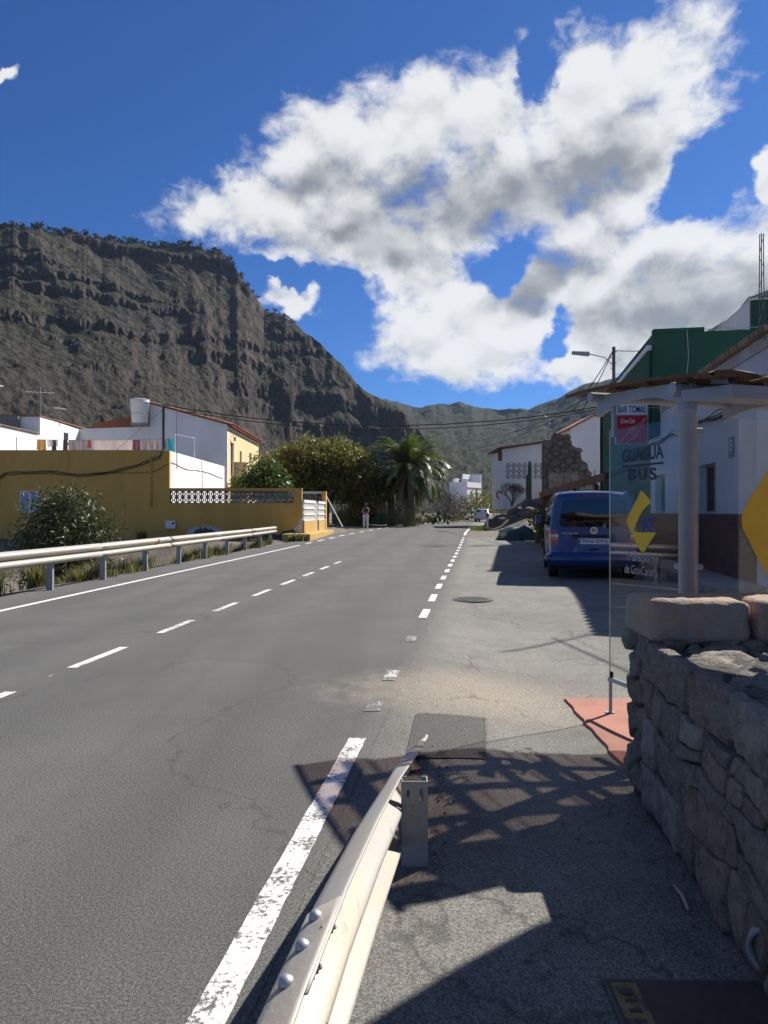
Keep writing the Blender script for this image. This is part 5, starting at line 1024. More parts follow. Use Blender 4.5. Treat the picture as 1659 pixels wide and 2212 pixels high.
# white outhouse with pierced blocks
oh = empty('white_outhouse', (9.0, 55., 2.3), 0, 'white outhouse with rows of pierced blocks under a tiled roof', 'outhouse')
OW = 3.72; wall_holes('wall', oh, M_WWALL, 0, OW, -.6, 3.95, .2, [(.26, .26 + 4 * .415, 1.70, 2.95), (2.36, 2.36 + 3 * .415, 1.70, 2.95)])
ob = block_mesh('breeze_block', .405, M_WBLOCK, .10); m = MB(); m.box(.21, OW - .21, .21, .23, 1.6, 3.05); m.build('painted_shade_panel', M_DARK, oh)  # near-black panel behind the blocks, its colour painting in the shade inside
for r in range(3):
    for c in range(7): inst('breeze_block', ob, oh, ((.26 + .2075 + c * .415) if c < 4 else (2.36 + .2075 + (c - 4) * .415), .03, 1.70 + .2083 + r * .4166))
m = MB(); m.box(0, .2, .2, 5, -.6, 3.9); m.box(OW - .2, OW, .2, 5, -.6, 3.9); m.box(.2, OW - .2, 4.8, 5, -.6, 3.9); m.box(.2, OW - .2, .2, 4.8, -.2, 0); m.build('side_wall', M_WWALL, oh)
m = MB(); m.hexa([(-.35, -.35, 3.98), (OW + .1, -.35, 4.55), (OW + .1, 5.2, 4.55), (-.35, 5.2, 3.98)], [(-.35, -.35, 4.10), (OW + .1, -.35, 4.67), (OW + .1, 5.2, 4.67), (-.35, 5.2, 4.10)]); m.build('roof', M_BROWN, oh); m = MB(); m.prism([(.002, 3.952), (OW - .002, 3.952), (OW - .002, 4.53), (.002, 3.99)], .002, .19, lambda a, b, c: (a, c, b)); m.build('wall_head', M_WWALL, oh, fix=True)
m = MB(); m.box(-.30, -.05, -.1, .1, 3.1, 3.92); m.build('eaves_box', M_BROWN, oh)
# ruined rubble gable
ru = empty('stone_ruin', (12.05, 50.5, 2.0), 0, 'ruined brown rubble stone gable with a stepped broken edge', 'ruin')
RP = [(-.9, 0), (3.4, 0), (3.2, 1.0), (2.9, 1.25), (2.7, 1.9), (2.35, 2.1), (2.2, 2.9), (1.8, 3.15), (1.7, 3.8), (1.2, 4.0), (1.0, 4.75), (.35, 4.95), (-.1, 5.05), (-.35, 4.5), (-.9, 4.3)]
m = MB(); m.prism(RP, .1, .55, lambda a, b, c: (a, c, b)); m.build('rubble_core', M_ROCKB, ru, fix=True)
def inpoly(x, y, p):
    r = False
    for i in range(len(p)):
        (x1_, y1_), (x2_, y2_) = p[i], p[i - 1]
        if (y1_ > y) != (y2_ > y) and x < (x2_ - x1_) * (y - y1_) / (y2_ - y1_) + x1_: r = not r
    return r
cs_ = [[(a - .9, b) for a, b in c] for c in stone_cells(4.4, 5.1, 105, 1.35, 77)]; cs_ = [c for c in cs_ if inpoly(sum(p[0] for p in c) / len(c), sum(p[1] for p in c) / len(c), RP)]
lay_stones(ru, cs_, lambda a, b: (Vector((a, .1, b)), Vector((1, 0, 0)), Vector((0, 0, 1)), Vector((0, -1, 0))), 1300, M_RUIN, depth=.15, bulge=.09, rough=.03, N=14, rings=(1., .85, .5), joint=.02)
# pale gabled house behind the ruin
gh = empty('gabled_house', (15.2, 60., 2.4), 0, 'pale plastered gable of a house behind the stone ruin', 'house')
m = MB(); m.prism([(.3, -1), (7, -1), (7, 6.4), (3.6, 7.0), (2.2, 7.05), (.3, 6.0)], 0, 6, lambda a, b, c: (a, c, b)); m.build('wall', M_WWALL, gh, fix=True)
for (a, b), (c, d) in (((.1, 5.9), (2.2, 7.06)), ((2.2, 7.06), (3.6, 7.01)), ((3.6, 7.01), (7.2, 6.37))): m = MB(); m.hexa([(a, -.15, b), (c, -.15, d), (c, 6.1, d), (a, 6.1, b)], [(a, -.15, b + .18), (c, -.15, d + .18), (c, 6.1, d + .18), (a, 6.1, b + .18)]); m.build('roof_slope', M_TILE, gh, fix=True)
# chain-link fence along the bank top
fe = empty('wire_fence', (11.0, 47.5, 1.4), 0, 'green chain-link fence on the bank before the ruin', 'fence')
for k in range(5): m = MB(); m.tube([(-.2 + k * 1.05, k * .1, -.4), (-.2 + k * 1.05, k * .1, 2.9)], .035, 8); m.build('post', pm('fence_green', (.03, .07, .05), None, 3, .6), fe)
m = MB()
for k in range(-14, 30):
    for sgn in (1, -1):
        a0, a1 = k * .15, k * .15 + sgn * 2.6; 
        t0, t1 = 0., 1.; lo_, hi_ = -.2, 4.0
        if a0 == a1: continue
        ta, tb = sorted(((lo_ - a0) / (a1 - a0), (hi_ - a0) / (a1 - a0))); t0, t1 = max(0, ta), min(1, tb)
        if t1 > t0: xa_, xb_ = a0 + (a1 - a0) * t0, a0 + (a1 - a0) * t1; m.tube([(xa_, (xa_ + .2) * .095, .1 + 2.6 * t0), (xb_, (xb_ + .2) * .095, .1 + 2.6 * t1)], .0045, 3, False)
m.build('wire_mesh', M_STEEL, fe)
# far white house at the bend
fh = empty('white_corner_house', (12.1, 105., .3), R(-30), 'white flat-roofed corner house at the bend of the road', 'house')
FHW, FHL = 2.9, 5.4
wall_holes('street_wall', fh, M_WWALL, 0, FHL, 0, 5.6, .2, [(1.2, 1.95, 3.0, 4.3), (3.0, 3.9, 2.9, 4.4), (.7, 1.9, .0, 2.0), (3.2, 3.9, .8, 1.9)], 'y', 0, 1)
m = MB(); m.box(-FHW, -.2, 0, .2, 0, 5.6); m.box(-FHW, -FHW + .2, .2, FHL, 0, 5.6); m.box(-FHW + .2, -.2, FHL - .2, FHL, 0, 5.6); m.box(-FHW + .2, -.2, .2, FHL - .2, 4.7, 4.8); m.build('side_wall', M_WWALL, fh)
for a0, a1, z0, z1 in [(1.2, 1.95, 3.0, 4.3), (3.0, 3.9, 2.9, 4.4), (3.2, 3.9, .8, 1.9)]: window(fh, a0, a1, z0, z1, -.08, M_CGLASS, M_WOODP, .06, ax='y', sgn=1)
m = MB(); m.box(-.12, -.08, .7, 1.9, 0, 2.0); m.build('roller_door', M_GREY, fh); m = MB(); m.box(-.02, .16, -.02, FHL + .05, 2.35, 2.48); m.build('string_course', M_TILE, fh); m = MB(); m.box(-.02, .10, -.02, FHL + .05, 4.72, 4.82); m.build('string_course', M_TILE, fh)
m = MB(); m.box(-1.9, -1.7, 2.4, FHL, 5.604, 6.9); m.box(-1.7, -.002, FHL - .2, FHL - .002, 5.604, 6.9); m.build('stair_wall', M_WWALL, fh); m = MB(); m.box(.02, .40, 3.1, 3.8, 2.7, 2.78); m.build('balcony_slab', M_WHITE, fh)
for k in range(6): m = MB(); m.tube([(.36, 3.12 + k * .13, 2.78), (.36, 3.12 + k * .13, 3.4)], .018, 5); m.build('baluster', M_STEEL, fh)
for x_, y_, lb_ in ((-2.4, 1.2, 'round roof tank at the corner house, the further of two'), (-.8, .9, 'round roof tank at the corner house, the nearer of two')):
    p_ = fh.location + Matrix.Rotation(R(-30), 3, 'Z') @ Vector((x_, y_, 4.8)); tk = empty('roof_tank', p_, 0, lb_, 'tank', 'corner house roof tanks'); m = MB(); m.lathe((0, 0, 0), [(.42, 0), (.5, 1.2), (.54, 1.22), (.54, 1.28), (.3, 1.35)], 18); m.build('drum', M_WHITE, tk, True)
an = empty('annexe', (8.9, 101.5, .3), R(-30), 'single-storey white annexe with blue shutters beside the corner house', 'building')
wall_holes('wall', an, M_WWALL, 0, 3.2, 0, 2.6, .2, [(.4, 1.2, .9, 2.1), (1.6, 2.4, .9, 2.1)], 'y', 2.2, 1); m = MB(); m.box(-1.5, 2.0, 0, .2, 0, 2.6); m.box(-1.5, 2.3, -.1, 3.3, 2.604, 2.7); m.build('shell', M_WWALL, an)
for a in (.4, 1.6): m = MB(); m.box(2.05, 2.12, a + .02, a + .38, .92, 2.08); m.box(2.05, 2.12, a + .42, a + .78, .92, 2.08); m.build('shutter', pm('shutter_blue', (.03, .10, .38), None, 3, .6), an)
rw = MB(); rw.box(-1.6, 1.6, -.12, .12, 0, .75); o = tag(rw.build('red_wall', pm('red_render', (.32, .05, .03), None, 2, .9)), 'low dark red wall beside the far bend', 'wall'); o.location = (9.9, 97, .38)
# ---------------------------------------------------------------- vehicles
def wheel(parent, c, r, w, side, rimm=M_STEEL):
    m = MB(); m.lathe((0, 0, 0), [(r * .62, -w / 2), (r * .92, -w / 2), (r, -w * .36), (r, w * .36), (r * .92, w / 2), (r * .62, w / 2)], 28, 'X'); t = m.build('wheel', M_BLACK, parent, True); t.location = c
    m = MB(); m.lathe((0, 0, 0), [(r * .60, -w * .42), (r * .60, w * .44), (r * .5, w * .34), (r * .16, w * .42)] if side > 0 else [(r * .16, -w * .42), (r * .5, -w * .34), (r * .60, -w * .44), (r * .60, w * .42)], 20, 'X'); m.build('rim', rimm, t, True); return t
class Body:
    """car body lofted along y; half width as a function of height and station"""
    def __init__(s, st, wz): s.st, s.wz = st, wz       # st: (y, zbottom, ztop, wscale, ytop_shift) ; wz: (z fraction, half width)
    def top(s, y): return float(np.interp(y, [a[0] for a in s.st], [a[2] for a in s.st]))
    def hw(s, y, z): a = [q[0] for q in s.st]; k = float(np.interp(y, a, [q[3] for q in s.st])); return k * float(np.interp(z, [q[0] for q in s.wz], [q[1] for q in s.wz]))
    def section(s, i, n=22, rc=.10):
        y, zb, zt, k, sh = s.st[i]; P_ = []; zs = np.linspace(zb, zt - rc, n // 2 - 2)
        L_ = [(-s.hw(y, z), z) for z in zs]; hwt = s.hw(y, zt - rc); L_ += [(-hwt + rc * (1 - math.cos(t)) * 1.0, zt - rc + rc * math.sin(t)) for t in (.5, 1.0, 1.45)]
        P_ = L_ + [(-hwt * .45, zt + .02), (0, zt + .028), (hwt * .45, zt + .02)] + [(-x, z) for x, z in L_[::-1]]
        return [(x, y + sh * (z - zb) / (zt - zb), z) for x, z in P_]
    def build(s, name, mat, parent, rc=.10):
        rows = [s.section(i, rc=rc) for i in range(len(s.st))]; m = MB(); m.grid(rows, True); n = len(rows[0])
        for k, row in ((0, rows[0]), (len(rows) - 1, rows[-1])): m.f.append(tuple(range(k * n, k * n + n)) if k == 0 else tuple(range(k * n, k * n + n))[::-1]); m.mi.append(0)
        o = m.build(name, mat, parent, True, fix=True)
        md = o.modifiers.new('edge', 'BEVEL'); md.width = .03; md.segments = 3; md.limit_method = 'ANGLE'; md.angle_limit = R(50); return o
def rounded(x0, x1, z0, z1, r, n=5):
    p = []
    for cx, cz, a in ((x1 - r, z1 - r, 0), (x0 + r, z1 - r, 90), (x0 + r, z0 + r, 180), (x1 - r, z0 + r, 270)): p += [(cx + r * math.cos(R(a + 90 * k / n)), cz + r * math.sin(R(a + 90 * k / n))) for k in range(n + 1)]
    return p
VX, VY, VR = 4.64, 15.95, R(-10.5)
vn = empty('van', (VX, VY, float(gz(VX, VY)) + .0), VR, 'blue van parked in the shade beside the low white house', 'van')
VST = [(0, .36, 1.86, .985, .10), (.10, .30, 1.915, 1., .06), (.5, .26, 1.955, 1., 0), (2.2, .26, 1.965, 1., 0), (3.25, .26, 1.945, 1., 0), (3.95, .26, 1.42, .99, 0), (4.25, .26, 1.16, .98, 0), (4.75, .28, 1.0, .93, 0), (4.89, .38, .86, .86, 0)]
VB = Body(VST, [(.2, .88), (.45, .935), (.95, .952), (1.15, .945), (1.5, .895), (1.95, .79)]); VB.build('body', M_BLUE, vn, .14)
rearY = lambda z: .10 * (z - .36) / 1.5
def rear_plate(name, pts, mat, parent, proud, th=.012):
    m = MB(); n = len(pts); f = [(x, rearY(z) - proud, z) for x, z in pts]; b = [(x, rearY(z) + th, z) for x, z in pts]; m.add(f + b, [tuple(range(n)), *[(i, n + i, n + (i + 1) % n, (i + 1) % n) for i in range(n)]]); return m.build(name, mat, parent, fix=True)
tg = rear_plate('tailgate', rounded(-.80, .80, .60, 1.84, .10), M_BLUE, vn, .012)
trap = [(-.745, 1.24), (-.70, 1.19), (-.5, 1.17), (0, 1.16), (.5, 1.17), (.70, 1.19), (.745, 1.24), (.66, 1.74), (.60, 1.79), (.3, 1.80), (-.3, 1.80), (-.60, 1.79), (-.66, 1.74)]
rear_plate('rear_window', trap, M_CGLASS, tg, .018); rear_plate('plate_recess', rounded(-.46, .46, .93, 1.0, .02), M_BLACK, tg, .035); pr = rear_plate('number_plate', rounded(-.34, .32, .79, .915, .015), M_PLATE, tg, .020)
t_ = text_obj('lettering', '7006 DPG', M_BLACK, pr, .01); place_text(t_, -.26, .29, .812, .893, Vector((0, rearY(.85) - .0215, 0)), Vector((1, 0, 0)), Vector((0, -1, 0)))
rear_plate('plate_band', rounded(-.335, -.29, .80, .905, .005), M_BLUF, pr, .0225, .0)
bd = MB(); cz, cy_ = 1.09, rearY(1.09) - .018
def ring2(r0, r1, n=24): 
    v = []; 
    for k in range(n): a = 2 * math.pi * k / n; v += [(r0 * math.cos(a), cy_ - .004, cz + r0 * math.sin(a)), (r1 * math.cos(a), cy_ - .004, cz + r1 * math.sin(a))]
    return v, [(2 * k, 2 * k + 1, (2 * k + 3) % (2 * n), (2 * k + 2) % (2 * n)) for k in range(n)]
bd.add(*ring2(.066, .080))
for pl_ in ([(-.030, .066), (0, .004), (.030, .066)], [(-.060, .030), (-.028, -.055), (0, -.004), (.028, -.055), (.060, .030)]):
    for (a, b), (c, d) in zip(pl_[:-1], pl_[1:]): dv = Vector((c - a, d - b)).normalized() * .007; bd.add([(a - dv.y, cy_ - .005, cz + b + dv.x), (a + dv.y, cy_ - .005, cz + b - dv.x), (c + dv.y, cy_ - .005, cz + d - dv.x), (c - dv.y, cy_ - .005, cz + d + dv.x)], [(0, 1, 2, 3)])
bd.build('round_badge', M_CHROME, tg); m = MB(); m.lathe((0, cy_ + .004, cz), [(.078, -.006), (.078, 0)], 24, 'Y'); m.build('badge_disc', M_BLACK, tg)
t_ = text_obj('lettering', 'TRANSPORTER', M_CHROME, tg, .01); place_text(t_, -.70, -.34, 1.008, 1.04, Vector((0, rearY(1.02) - .0145, 0)), Vector((1, 0, 0)), Vector((0, -1, 0)))
rear_plate('handle_recess', rounded(-.10, .10, .53 + .12, .585 + .12, .02), M_BLACK, tg, .016)
bp = MB(); bp.grid([[(x_, -.055 - .03 * math.cos(x_ * 1.5) + dy_, z_) for x_ in np.linspace(-.93, .93, 17)] for dy_, z_ in ((.06, .30), (.01, .34), (.0, .46), (.01, .56), (.05, .60), (.12, .605))], True); bp.build('rear_bumper', M_BLUE, vn, True)
for s in (-1, 1):
    m = MB(); m.tube([(s * .92, -.02, .45), (s * .945, .10, .46), (s * .95, .4, .47)], .11, 10); m.build('bumper_corner', M_BLUE, vn, True)
    for mt_, z0, z1 in ((M_RLAMP, 1.0, 1.10), (M_WLAMP, .945, 1.0), (M_OLAMP, .88, .945), (M_RLAMP, .76, .88)):
        m = MB(); xi = .77; yv_ = rearY(z0) - .018; m.hexa([(s * xi, yv_, z0), (s * .93, yv_ + .02, z0), (s * .962, .17, z0), (s * xi, .1, z0)], [(s * xi, rearY(z1) - .018, z1 - (.03 if z1 > 1.05 else 0) * 0), (s * .93, rearY(z1) + .004, z1), (s * .960, .16, z1 - (.02 if z1 > 1.05 else 0)), (s * xi, .1, z1)]); m.build('tail_light', mt_, vn, fix=True)
    for y0, y1 in ((.32, 1.5), (1.62, 2.9), (3.0, 3.62)):
        m = MB(); rows = []
        for z in np.linspace(1.18, 1.76, 6):
            ye = y1 - max(0, (z - 1.3)) * (.55 if y1 > 3.5 else 0); rows.append([(s * (VB.hw(y, z) + .006), y, z) for y in np.linspace(y0, max(ye, y0 + .05), 6)])
        m.grid(rows, s > 0); m.build('side_window', M_CGLASS, vn, True)
    for y, z in ((.92, .32), (3.92, .32)):
        wheel(vn, (s * .83, y, .325), .325, .215, s); m = MB(); m.lathe((s * .90, y, .36), [(.30, -.06), (.40, -.06), (.40, .045), (.36, .047), (.30, .0)], 26, 'X') if s > 0 else m.lathe((s * .90, y, .36), [(.30, 0), (.36, -.047), (.40, -.045), (.40, .06), (.30, .06)], 26, 'X'); m.build('wheel_arch', M_BLACK, vn)
    m = MB(); m.box(s * 1.0 - .07, s * 1.0 + .13 * s + .07 * (s < 0) * 0, 3.30, 3.40, 1.18, 1.42) if s > 0 else m.box(-1.20, -1.0, 3.28, 3.40, 1.16, 1.42); o = m.build('wing_mirror', M_BLUE, vn, bevel=.04, seg=3)
    m = MB(); m.tube([(s * .92, 3.36, 1.22), (s * 1.05, 3.36, 1.22)], .03, 8); m.build('mirror_arm', M_BLACK, vn)
    m = MB(); m.tube([(s * .72, y_, 1.95) for y_ in np.linspace(.3, 3.0, 8)], .018, 6); m.build('roof_bar', M_GREY, vn)
m = MB(); m.box(-.35, .35, rearY(1.85) + .02 - .05, rearY(1.85) + .06, 1.845, 1.87); m.build('brake_light', M_RLAMP, vn)
m = MB(); m.box(-.80, .80, .25, 4.5, .22, .40); m.build('underbody', M_BLACK, vn)
# silver hatchback driving away
CXX, CYY = 10.62, 78.5; cr = empty('car', (CXX, CYY, float(gz(CXX, CYY)) + .004), R(-16), 'silver hatchback driving away round the bend', 'car')
CST = [(0, .32, .90, .95, 0), (.06, .26, .96, 1., 0), (.5, .24, .97, 1., 0), (1.4, .24, .96, 1., 0), (2.6, .24, .95, 1., 0), (3.5, .26, .84, .97, 0), (3.85, .35, .70, .9, 0)]
CB = Body(CST, [(.2, .76), (.5, .83), (.8, .82), (1.0, .80)]); CB.build('body', M_SILV, cr, .06)
m = MB(); ca = [(.10, .94, .78), (.42, 1.38, .62), (.9, 1.43, .62), (1.9, 1.42, .62), (2.75, .94, .76)]
m.grid([[(-w_, y_, .90), (-w_ + .01, y_, z_ - .06), (-w_ + .10, y_, z_), (0, y_, z_ + .015), (w_ - .10, y_, z_), (w_ - .01, y_, z_ - .06), (w_, y_, .90)] for y_, z_, w_ in ca], True); m.build('cabin', M_SILV, cr, True, fix=True)
m = MB(); m.hexa([(-.62, .13, .98), (.62, .13, .98), (.62, .2, .98), (-.62, .2, .98)], [(-.54, .385, 1.35), (.54, .385, 1.35), (.54, .45, 1.35), (-.54, .45, 1.35)]); m.build('rear_window', M_CGLASS, cr)
for s in (-1, 1):
    m = MB(); m.hexa([(s * .775, .55, .98), (s * .785, 2.45, .98), (s * .70, 2.45, .98), (s * .70, .55, .98)], [(s * .655, .62, 1.34), (s * .655, 1.85, 1.34), (s * .6, 1.85, 1.34), (s * .6, .62, 1.34)]); m.build('side_window', M_CGLASS, cr, fix=True)
    m = MB(); m.box(*sorted((s * .60, s * .80)), -.02, .05, .72, .90); m.build('tail_light', M_RLAMP, cr)
    for y_ in (.72, 3.1): wheel(cr, (s * .74, y_, .29), .29, .17, s)
m = MB(); m.box(-.80, .80, -.06, .1, .34, .56); m.build('rear_bumper', M_SILV, cr, bevel=.04); m = MB(); m.box(-.26, .26, -.075, -.058, .40, .50); m.build('number_plate', M_PLATE, cr); m = MB(); m.box(-.70, .70, -.068, -.058, .355, .385); m.build('bumper_strip', M_BLACK, cr)
# ---------------------------------------------------------------- person walking away
PX = P(790, 1141, 49.5); pz = float(gz(PX.x, PX.y)); pe = empty('person', (PX.x, PX.y, pz), 0, 'person in white trousers and brown top with long dark hair, seen from behind', 'person')
def skin(name, verts, edges, radii, mat, parent, root=0, sub=2):
    me = bpy.data.meshes.new(name); me.from_pydata(verts, edges, []); me.materials.append(mat); o = inst(name, me, parent); s = o.modifiers.new('skin', 'SKIN'); s.use_smooth_shade = True
    for i, r_ in enumerate(radii): me.skin_vertices[0].data[i].radius = r_ if isinstance(r_, tuple) else (r_, r_)
    me.skin_vertices[0].data[root].use_root = True; o.modifiers.new('round', 'SUBSURF').levels = sub; o.modifiers['round'].render_levels = sub; return o
M_SKIN = pm('skin', (.42, .24, .16), (.38, .21, .14), 6, .6); M_TOP = pm('brown_top', (.085, .045, .04), (.065, .035, .03), 8, .9); M_TROU = pm('white_trousers', (.66, .64, .63), (.60, .58, .57), 6, .9); M_HAIR = pm('dark_hair', (.012, .009, .008), (.02, .014, .011), 12, .5, stretch=(6, 6, 1))
V_ = [(0, 0, .93), (0, 0, 1.10), (0, .01, 1.28), (0, .0, 1.40), (0, .0, 1.48), (0, .02, 1.56), (0, .03, 1.66), (-.10, 0, .90), (-.10, .02, .50), (-.11, -.03, .09), (-.11, .07, .04), (.10, 0, .90), (.10, .05, .50), (.11, .10, .09), (.11, .20, .04),
      (-.16, 0, 1.38), (-.23, -.02, 1.14), (-.14, .18, 1.06), (-.07, .26, 1.10), (.16, 0, 1.38), (.235, -.02, 1.14), (.15, .18, 1.05), (.08, .26, 1.10)]
E_ = [(0, 1), (1, 2), (2, 3), (3, 4), (4, 5), (5, 6), (0, 7), (7, 8), (8, 9), (9, 10), (0, 11), (11, 12), (12, 13), (13, 14), (3, 15), (15, 16), (16, 17), (17, 18), (3, 19), (19, 20), (20, 21), (21, 22)]
skin('body', V_, E_, [(.15, .10), (.125, .085), (.15, .095), (.12, .08), .05, .085, .08, .085, .055, .04, .035, .085, .055, .04, .035, .055, .042, .034, .03, .055, .042, .034, .03], M_SKIN, pe)
skin('top', [(0, 0, 1.02), (0, 0, 1.12), (0, .01, 1.28), (0, 0, 1.39), (-.13, 0, 1.39), (.13, 0, 1.39)], [(0, 1), (1, 2), (2, 3), (3, 4), (3, 5)], [(.15, .115), (.14, .105), (.165, .115), (.12, .095), .06, .06], M_TOP, pe)
skin('trousers', [(0, 0, .96), (-.10, 0, .86), (-.105, .02, .50), (-.11, -.03, .12), (.10, 0, .86), (.105, .05, .50), (.11, .10, .12)], [(0, 1), (1, 2), (2, 3), (0, 4), (4, 5), (5, 6)], [(.165, .12), .115, .085, .085, .115, .085, .085], M_TROU, pe)
skin('hair', [(0, .02, 1.70), (0, -.02, 1.62), (0, -.06, 1.50), (0, -.09, 1.36), (-.01, -.10, 1.24)], [(0, 1), (1, 2), (2, 3), (3, 4)], [.07, .105, (.10, .06), (.085, .05), (.05, .03)], M_HAIR, pe)
for s, y_ in ((-1, -.03), (1, .10)): m = MB(); me = rock_box(.10, .27, .09, .04, .0, 3, 4); me.materials.append(M_WHITE); inst('shoe', me, pe, (s * .11, y_ + .05, .047))
# ---------------------------------------------------------------- vegetation
def ell_pts(n, c, r, rng, shell=.55, lump=.35, seed=0):
    d = rng.normal(size=(n, 3)); d /= np.linalg.norm(d, axis=1, keepdims=True); rad = (shell + (1 - shell) * rng.random(n) ** .6)
    k = 1 + lump * (fbm(d[:, 0] * 2.2 + seed, d[:, 1] * 2.2, d[:, 2] * 2.2, 3, seed) - .5) * 2
    return np.asarray(c) + d * (rad * k)[:, None] * np.asarray(r)
def limbs(m, p, d, L, r, depth, rn, spread=.6, up=.15, out=None):
    q = p + d * L; mid = p.lerp(q, .5) + Vector((rn.uniform(-.05, .05), rn.uniform(-.05, .05), 0)) * L; m.tube([p, mid, q], [r, r * .85, r * .68], 6, depth == 0)
    if out is not None: out.append(q)
    if depth:
        for _ in range(rn.choice((2, 3))): nd = (d + Vector((rn.uniform(-1, 1), rn.uniform(-1, 1), rn.uniform(-.4, .8))) * spread + Vector((0, 0, up))).normalized(); limbs(m, q, nd, L * rn.uniform(.62, .82), r * .64, depth - 1, rn, spread, up, out)
def tree(name, loc, label, trunk_h, trunk_r, lobes, n, leaf, mat, cat='tree', seed=1, lumps=.35, aspect=.45, shell=.5, depth=3, group=None, crown='crown'):
    t = empty(name, loc, 0, label, cat, group); rn = random.Random(seed); rng = np.random.default_rng(seed); m = MB(); m.tube([(0, 0, -.3), (.03, .02, trunk_h * .5), (0, 0, trunk_h)], [trunk_r * 1.25, trunk_r, trunk_r * .8], 10, False)
    for c, r_ in lobes: d = (Vector(c) - Vector((0, 0, trunk_h * .8))); L_ = d.length; limbs(m, Vector((0, 0, trunk_h * .85)), d.normalized(), L_ * .45, trunk_r * .55, depth, rn)
    m.build('trunk', M_BARK, t, True); V = []; tot = sum(r_[0] * r_[1] + r_[0] * r_[2] for c, r_ in lobes)
    for k, (c, r_) in enumerate(lobes):
        q = int(n * (r_[0] * r_[1] + r_[0] * r_[2]) / tot); cc = ell_pts(max(q // 9, 3), c, r_, rng, shell, lumps, seed + k); pts = np.repeat(cc, 9, 0) + rng.normal(size=(len(cc) * 9, 3)) * leaf * 1.9; V.append(pts)
    V = np.concatenate(V); V = V[V[:, 2] > .12]; inst(crown, fast_mesh(crown, card_leaves(V, leaf, rng, aspect), None, mat, 4), t); return t
tree('shade_tree', (-4.6, 56., .5), 'big dense dark green tree with reddish leaf tips beside the palm', 2.6, .32, [((0, 0, 4.4), (3.2, 2.6, 2.3)), ((-3.0, -.4, 4.0), (2.3, 2.2, 2.0)), ((2.4, -.3, 3.7), (2.1, 2.2, 2.0)), ((-1.2, -.6, 4.9), (2.2, 2.0, 1.6)), ((1.2, -.6, 4.7), (2.0, 2.0, 1.5)), ((3.2, -.5, 2.6), (1.5, 1.6, 1.4)), ((-2.2, -1.2, 2.6), (2.2, 1.6, 1.3)), ((.6, -1.3, 2.7), (2.0, 1.4, 1.2))], 34000, .115, M_LEAF, seed=11, lumps=.45, aspect=.5, shell=.62)
tree('citrus_tree', (-6.9, 41.5, .3), 'brighter leafy small tree rising over the ochre yard wall', 2.0, .10, [((0, 0, 3.0), (1.35, 1.1, 1.0)), ((-.9, 0, 2.6), (1.0, .9, .8)), ((.8, -.1, 2.7), (.9, .9, .8)), ((.1, 0, 3.6), (.8, .7, .6))], 5200, .105, M_LEAF2, seed=5, lumps=.5, aspect=.5, shell=.3)
tree('oleander_bush', (-10.6, 24., -1.35), 'large dark oleander bush behind the crash barrier', .7, .10, [((0, 0, 2.1), (1.5, 1.35, 1.5)), ((-.7, .1, 1.5), (1.05, 1.0, 1.2)), ((.75, 0, 1.5), (1.05, 1.0, 1.2)), ((.1, -.1, 2.85), (.95, .9, .85)), ((0, -.5, 1.0), (1.3, .9, 1.0))], 15000, .10, M_OLE, 'bush', seed=8, lumps=.4, aspect=.20, shell=.35, crown='foliage')
def palm(loc, th, tr, n, L, label, seed):
    t = empty('palm_tree', loc, 0, label, 'palm tree'); rn = random.Random(seed); m = MB(); rr = [tr * 1.25, tr, tr * .95, tr * 1.15]; m.tube([(0, 0, -.3), (.05, 0, th * .3), (0, 0, th * .75), (0, 0, th)], rr, 12, True); m.build('trunk', M_BARK, t, True); V, D = [], []
    stem = MB(); c0 = Vector((0, 0, th))
    for k in range(n):
        az_ = rn.uniform(0, 6.283); e = rn.uniform(-.28, 1.45) if k < n * .86 else rn.uniform(-1.15, -.6); dead = e < -.45; l = L * rn.uniform(.85, 1.1) * (.85 if dead else 1); p = c0.copy() + Vector((math.cos(az_), math.sin(az_), 0)) * tr * .6; pts = [p.copy()]; ee = e
        for s in range(12): p = p + Vector((math.cos(az_) * math.cos(ee), math.sin(az_) * math.cos(ee), math.sin(ee))) * l / 12; ee -= (.115 if not dead else .05) * (.6 + s * .10); pts.append(p.copy())
        stem.tube(pts, list(np.linspace(.035, .006, 13)), 4, False)
        for s in range(1, 13):
            a, b = pts[s - 1], pts[s]; tv = (b - a).normalized(); sd = tv.cross(Vector((0, 0, 1))); sd = sd.normalized() if sd.length > .05 else Vector((math.sin(az_), -math.cos(az_), 0)); upv = sd.cross(tv).normalized()
            for q in range(4):
                o = a.lerp(b, q / 4); ll = (.58 if s > 2 else .30) * (1.15 - abs(s / 12 - .45)) * rn.uniform(.85, 1.1)
                for sgn in (-1, 1):
                    dr = (tv * .75 + sd * sgn * .8 + upv * rn.uniform(.05, .4) - Vector((0, 0, .9 if dead else .12))).normalized(); tip = o + dr * ll - Vector((0, 0, .08 * ll)); w_ = tv * .040; (D if dead else V).extend([o - w_, o + w_, o.lerp(tip, .6) + w_ * .9 - Vector((0, 0, .01)), tip])
    stem.build('frond_stems', M_DEAD, t, True); inst('fronds', fast_mesh('fronds', np.array(V), None, M_PALM, 4), t); inst('dead_fronds', fast_mesh('dead_fronds', np.array(D), None, M_DEAD, 4), t); return t
palm((2.0, 56.5, .5), 4.35, .42, 120, 3.7, 'large date palm with arching fronds and hanging dead leaves', 4); 
palm((.55, 58.5, .5), 3.0, .3, 40, 2.4, 'smaller palm crown tucked behind the big tree', 9)
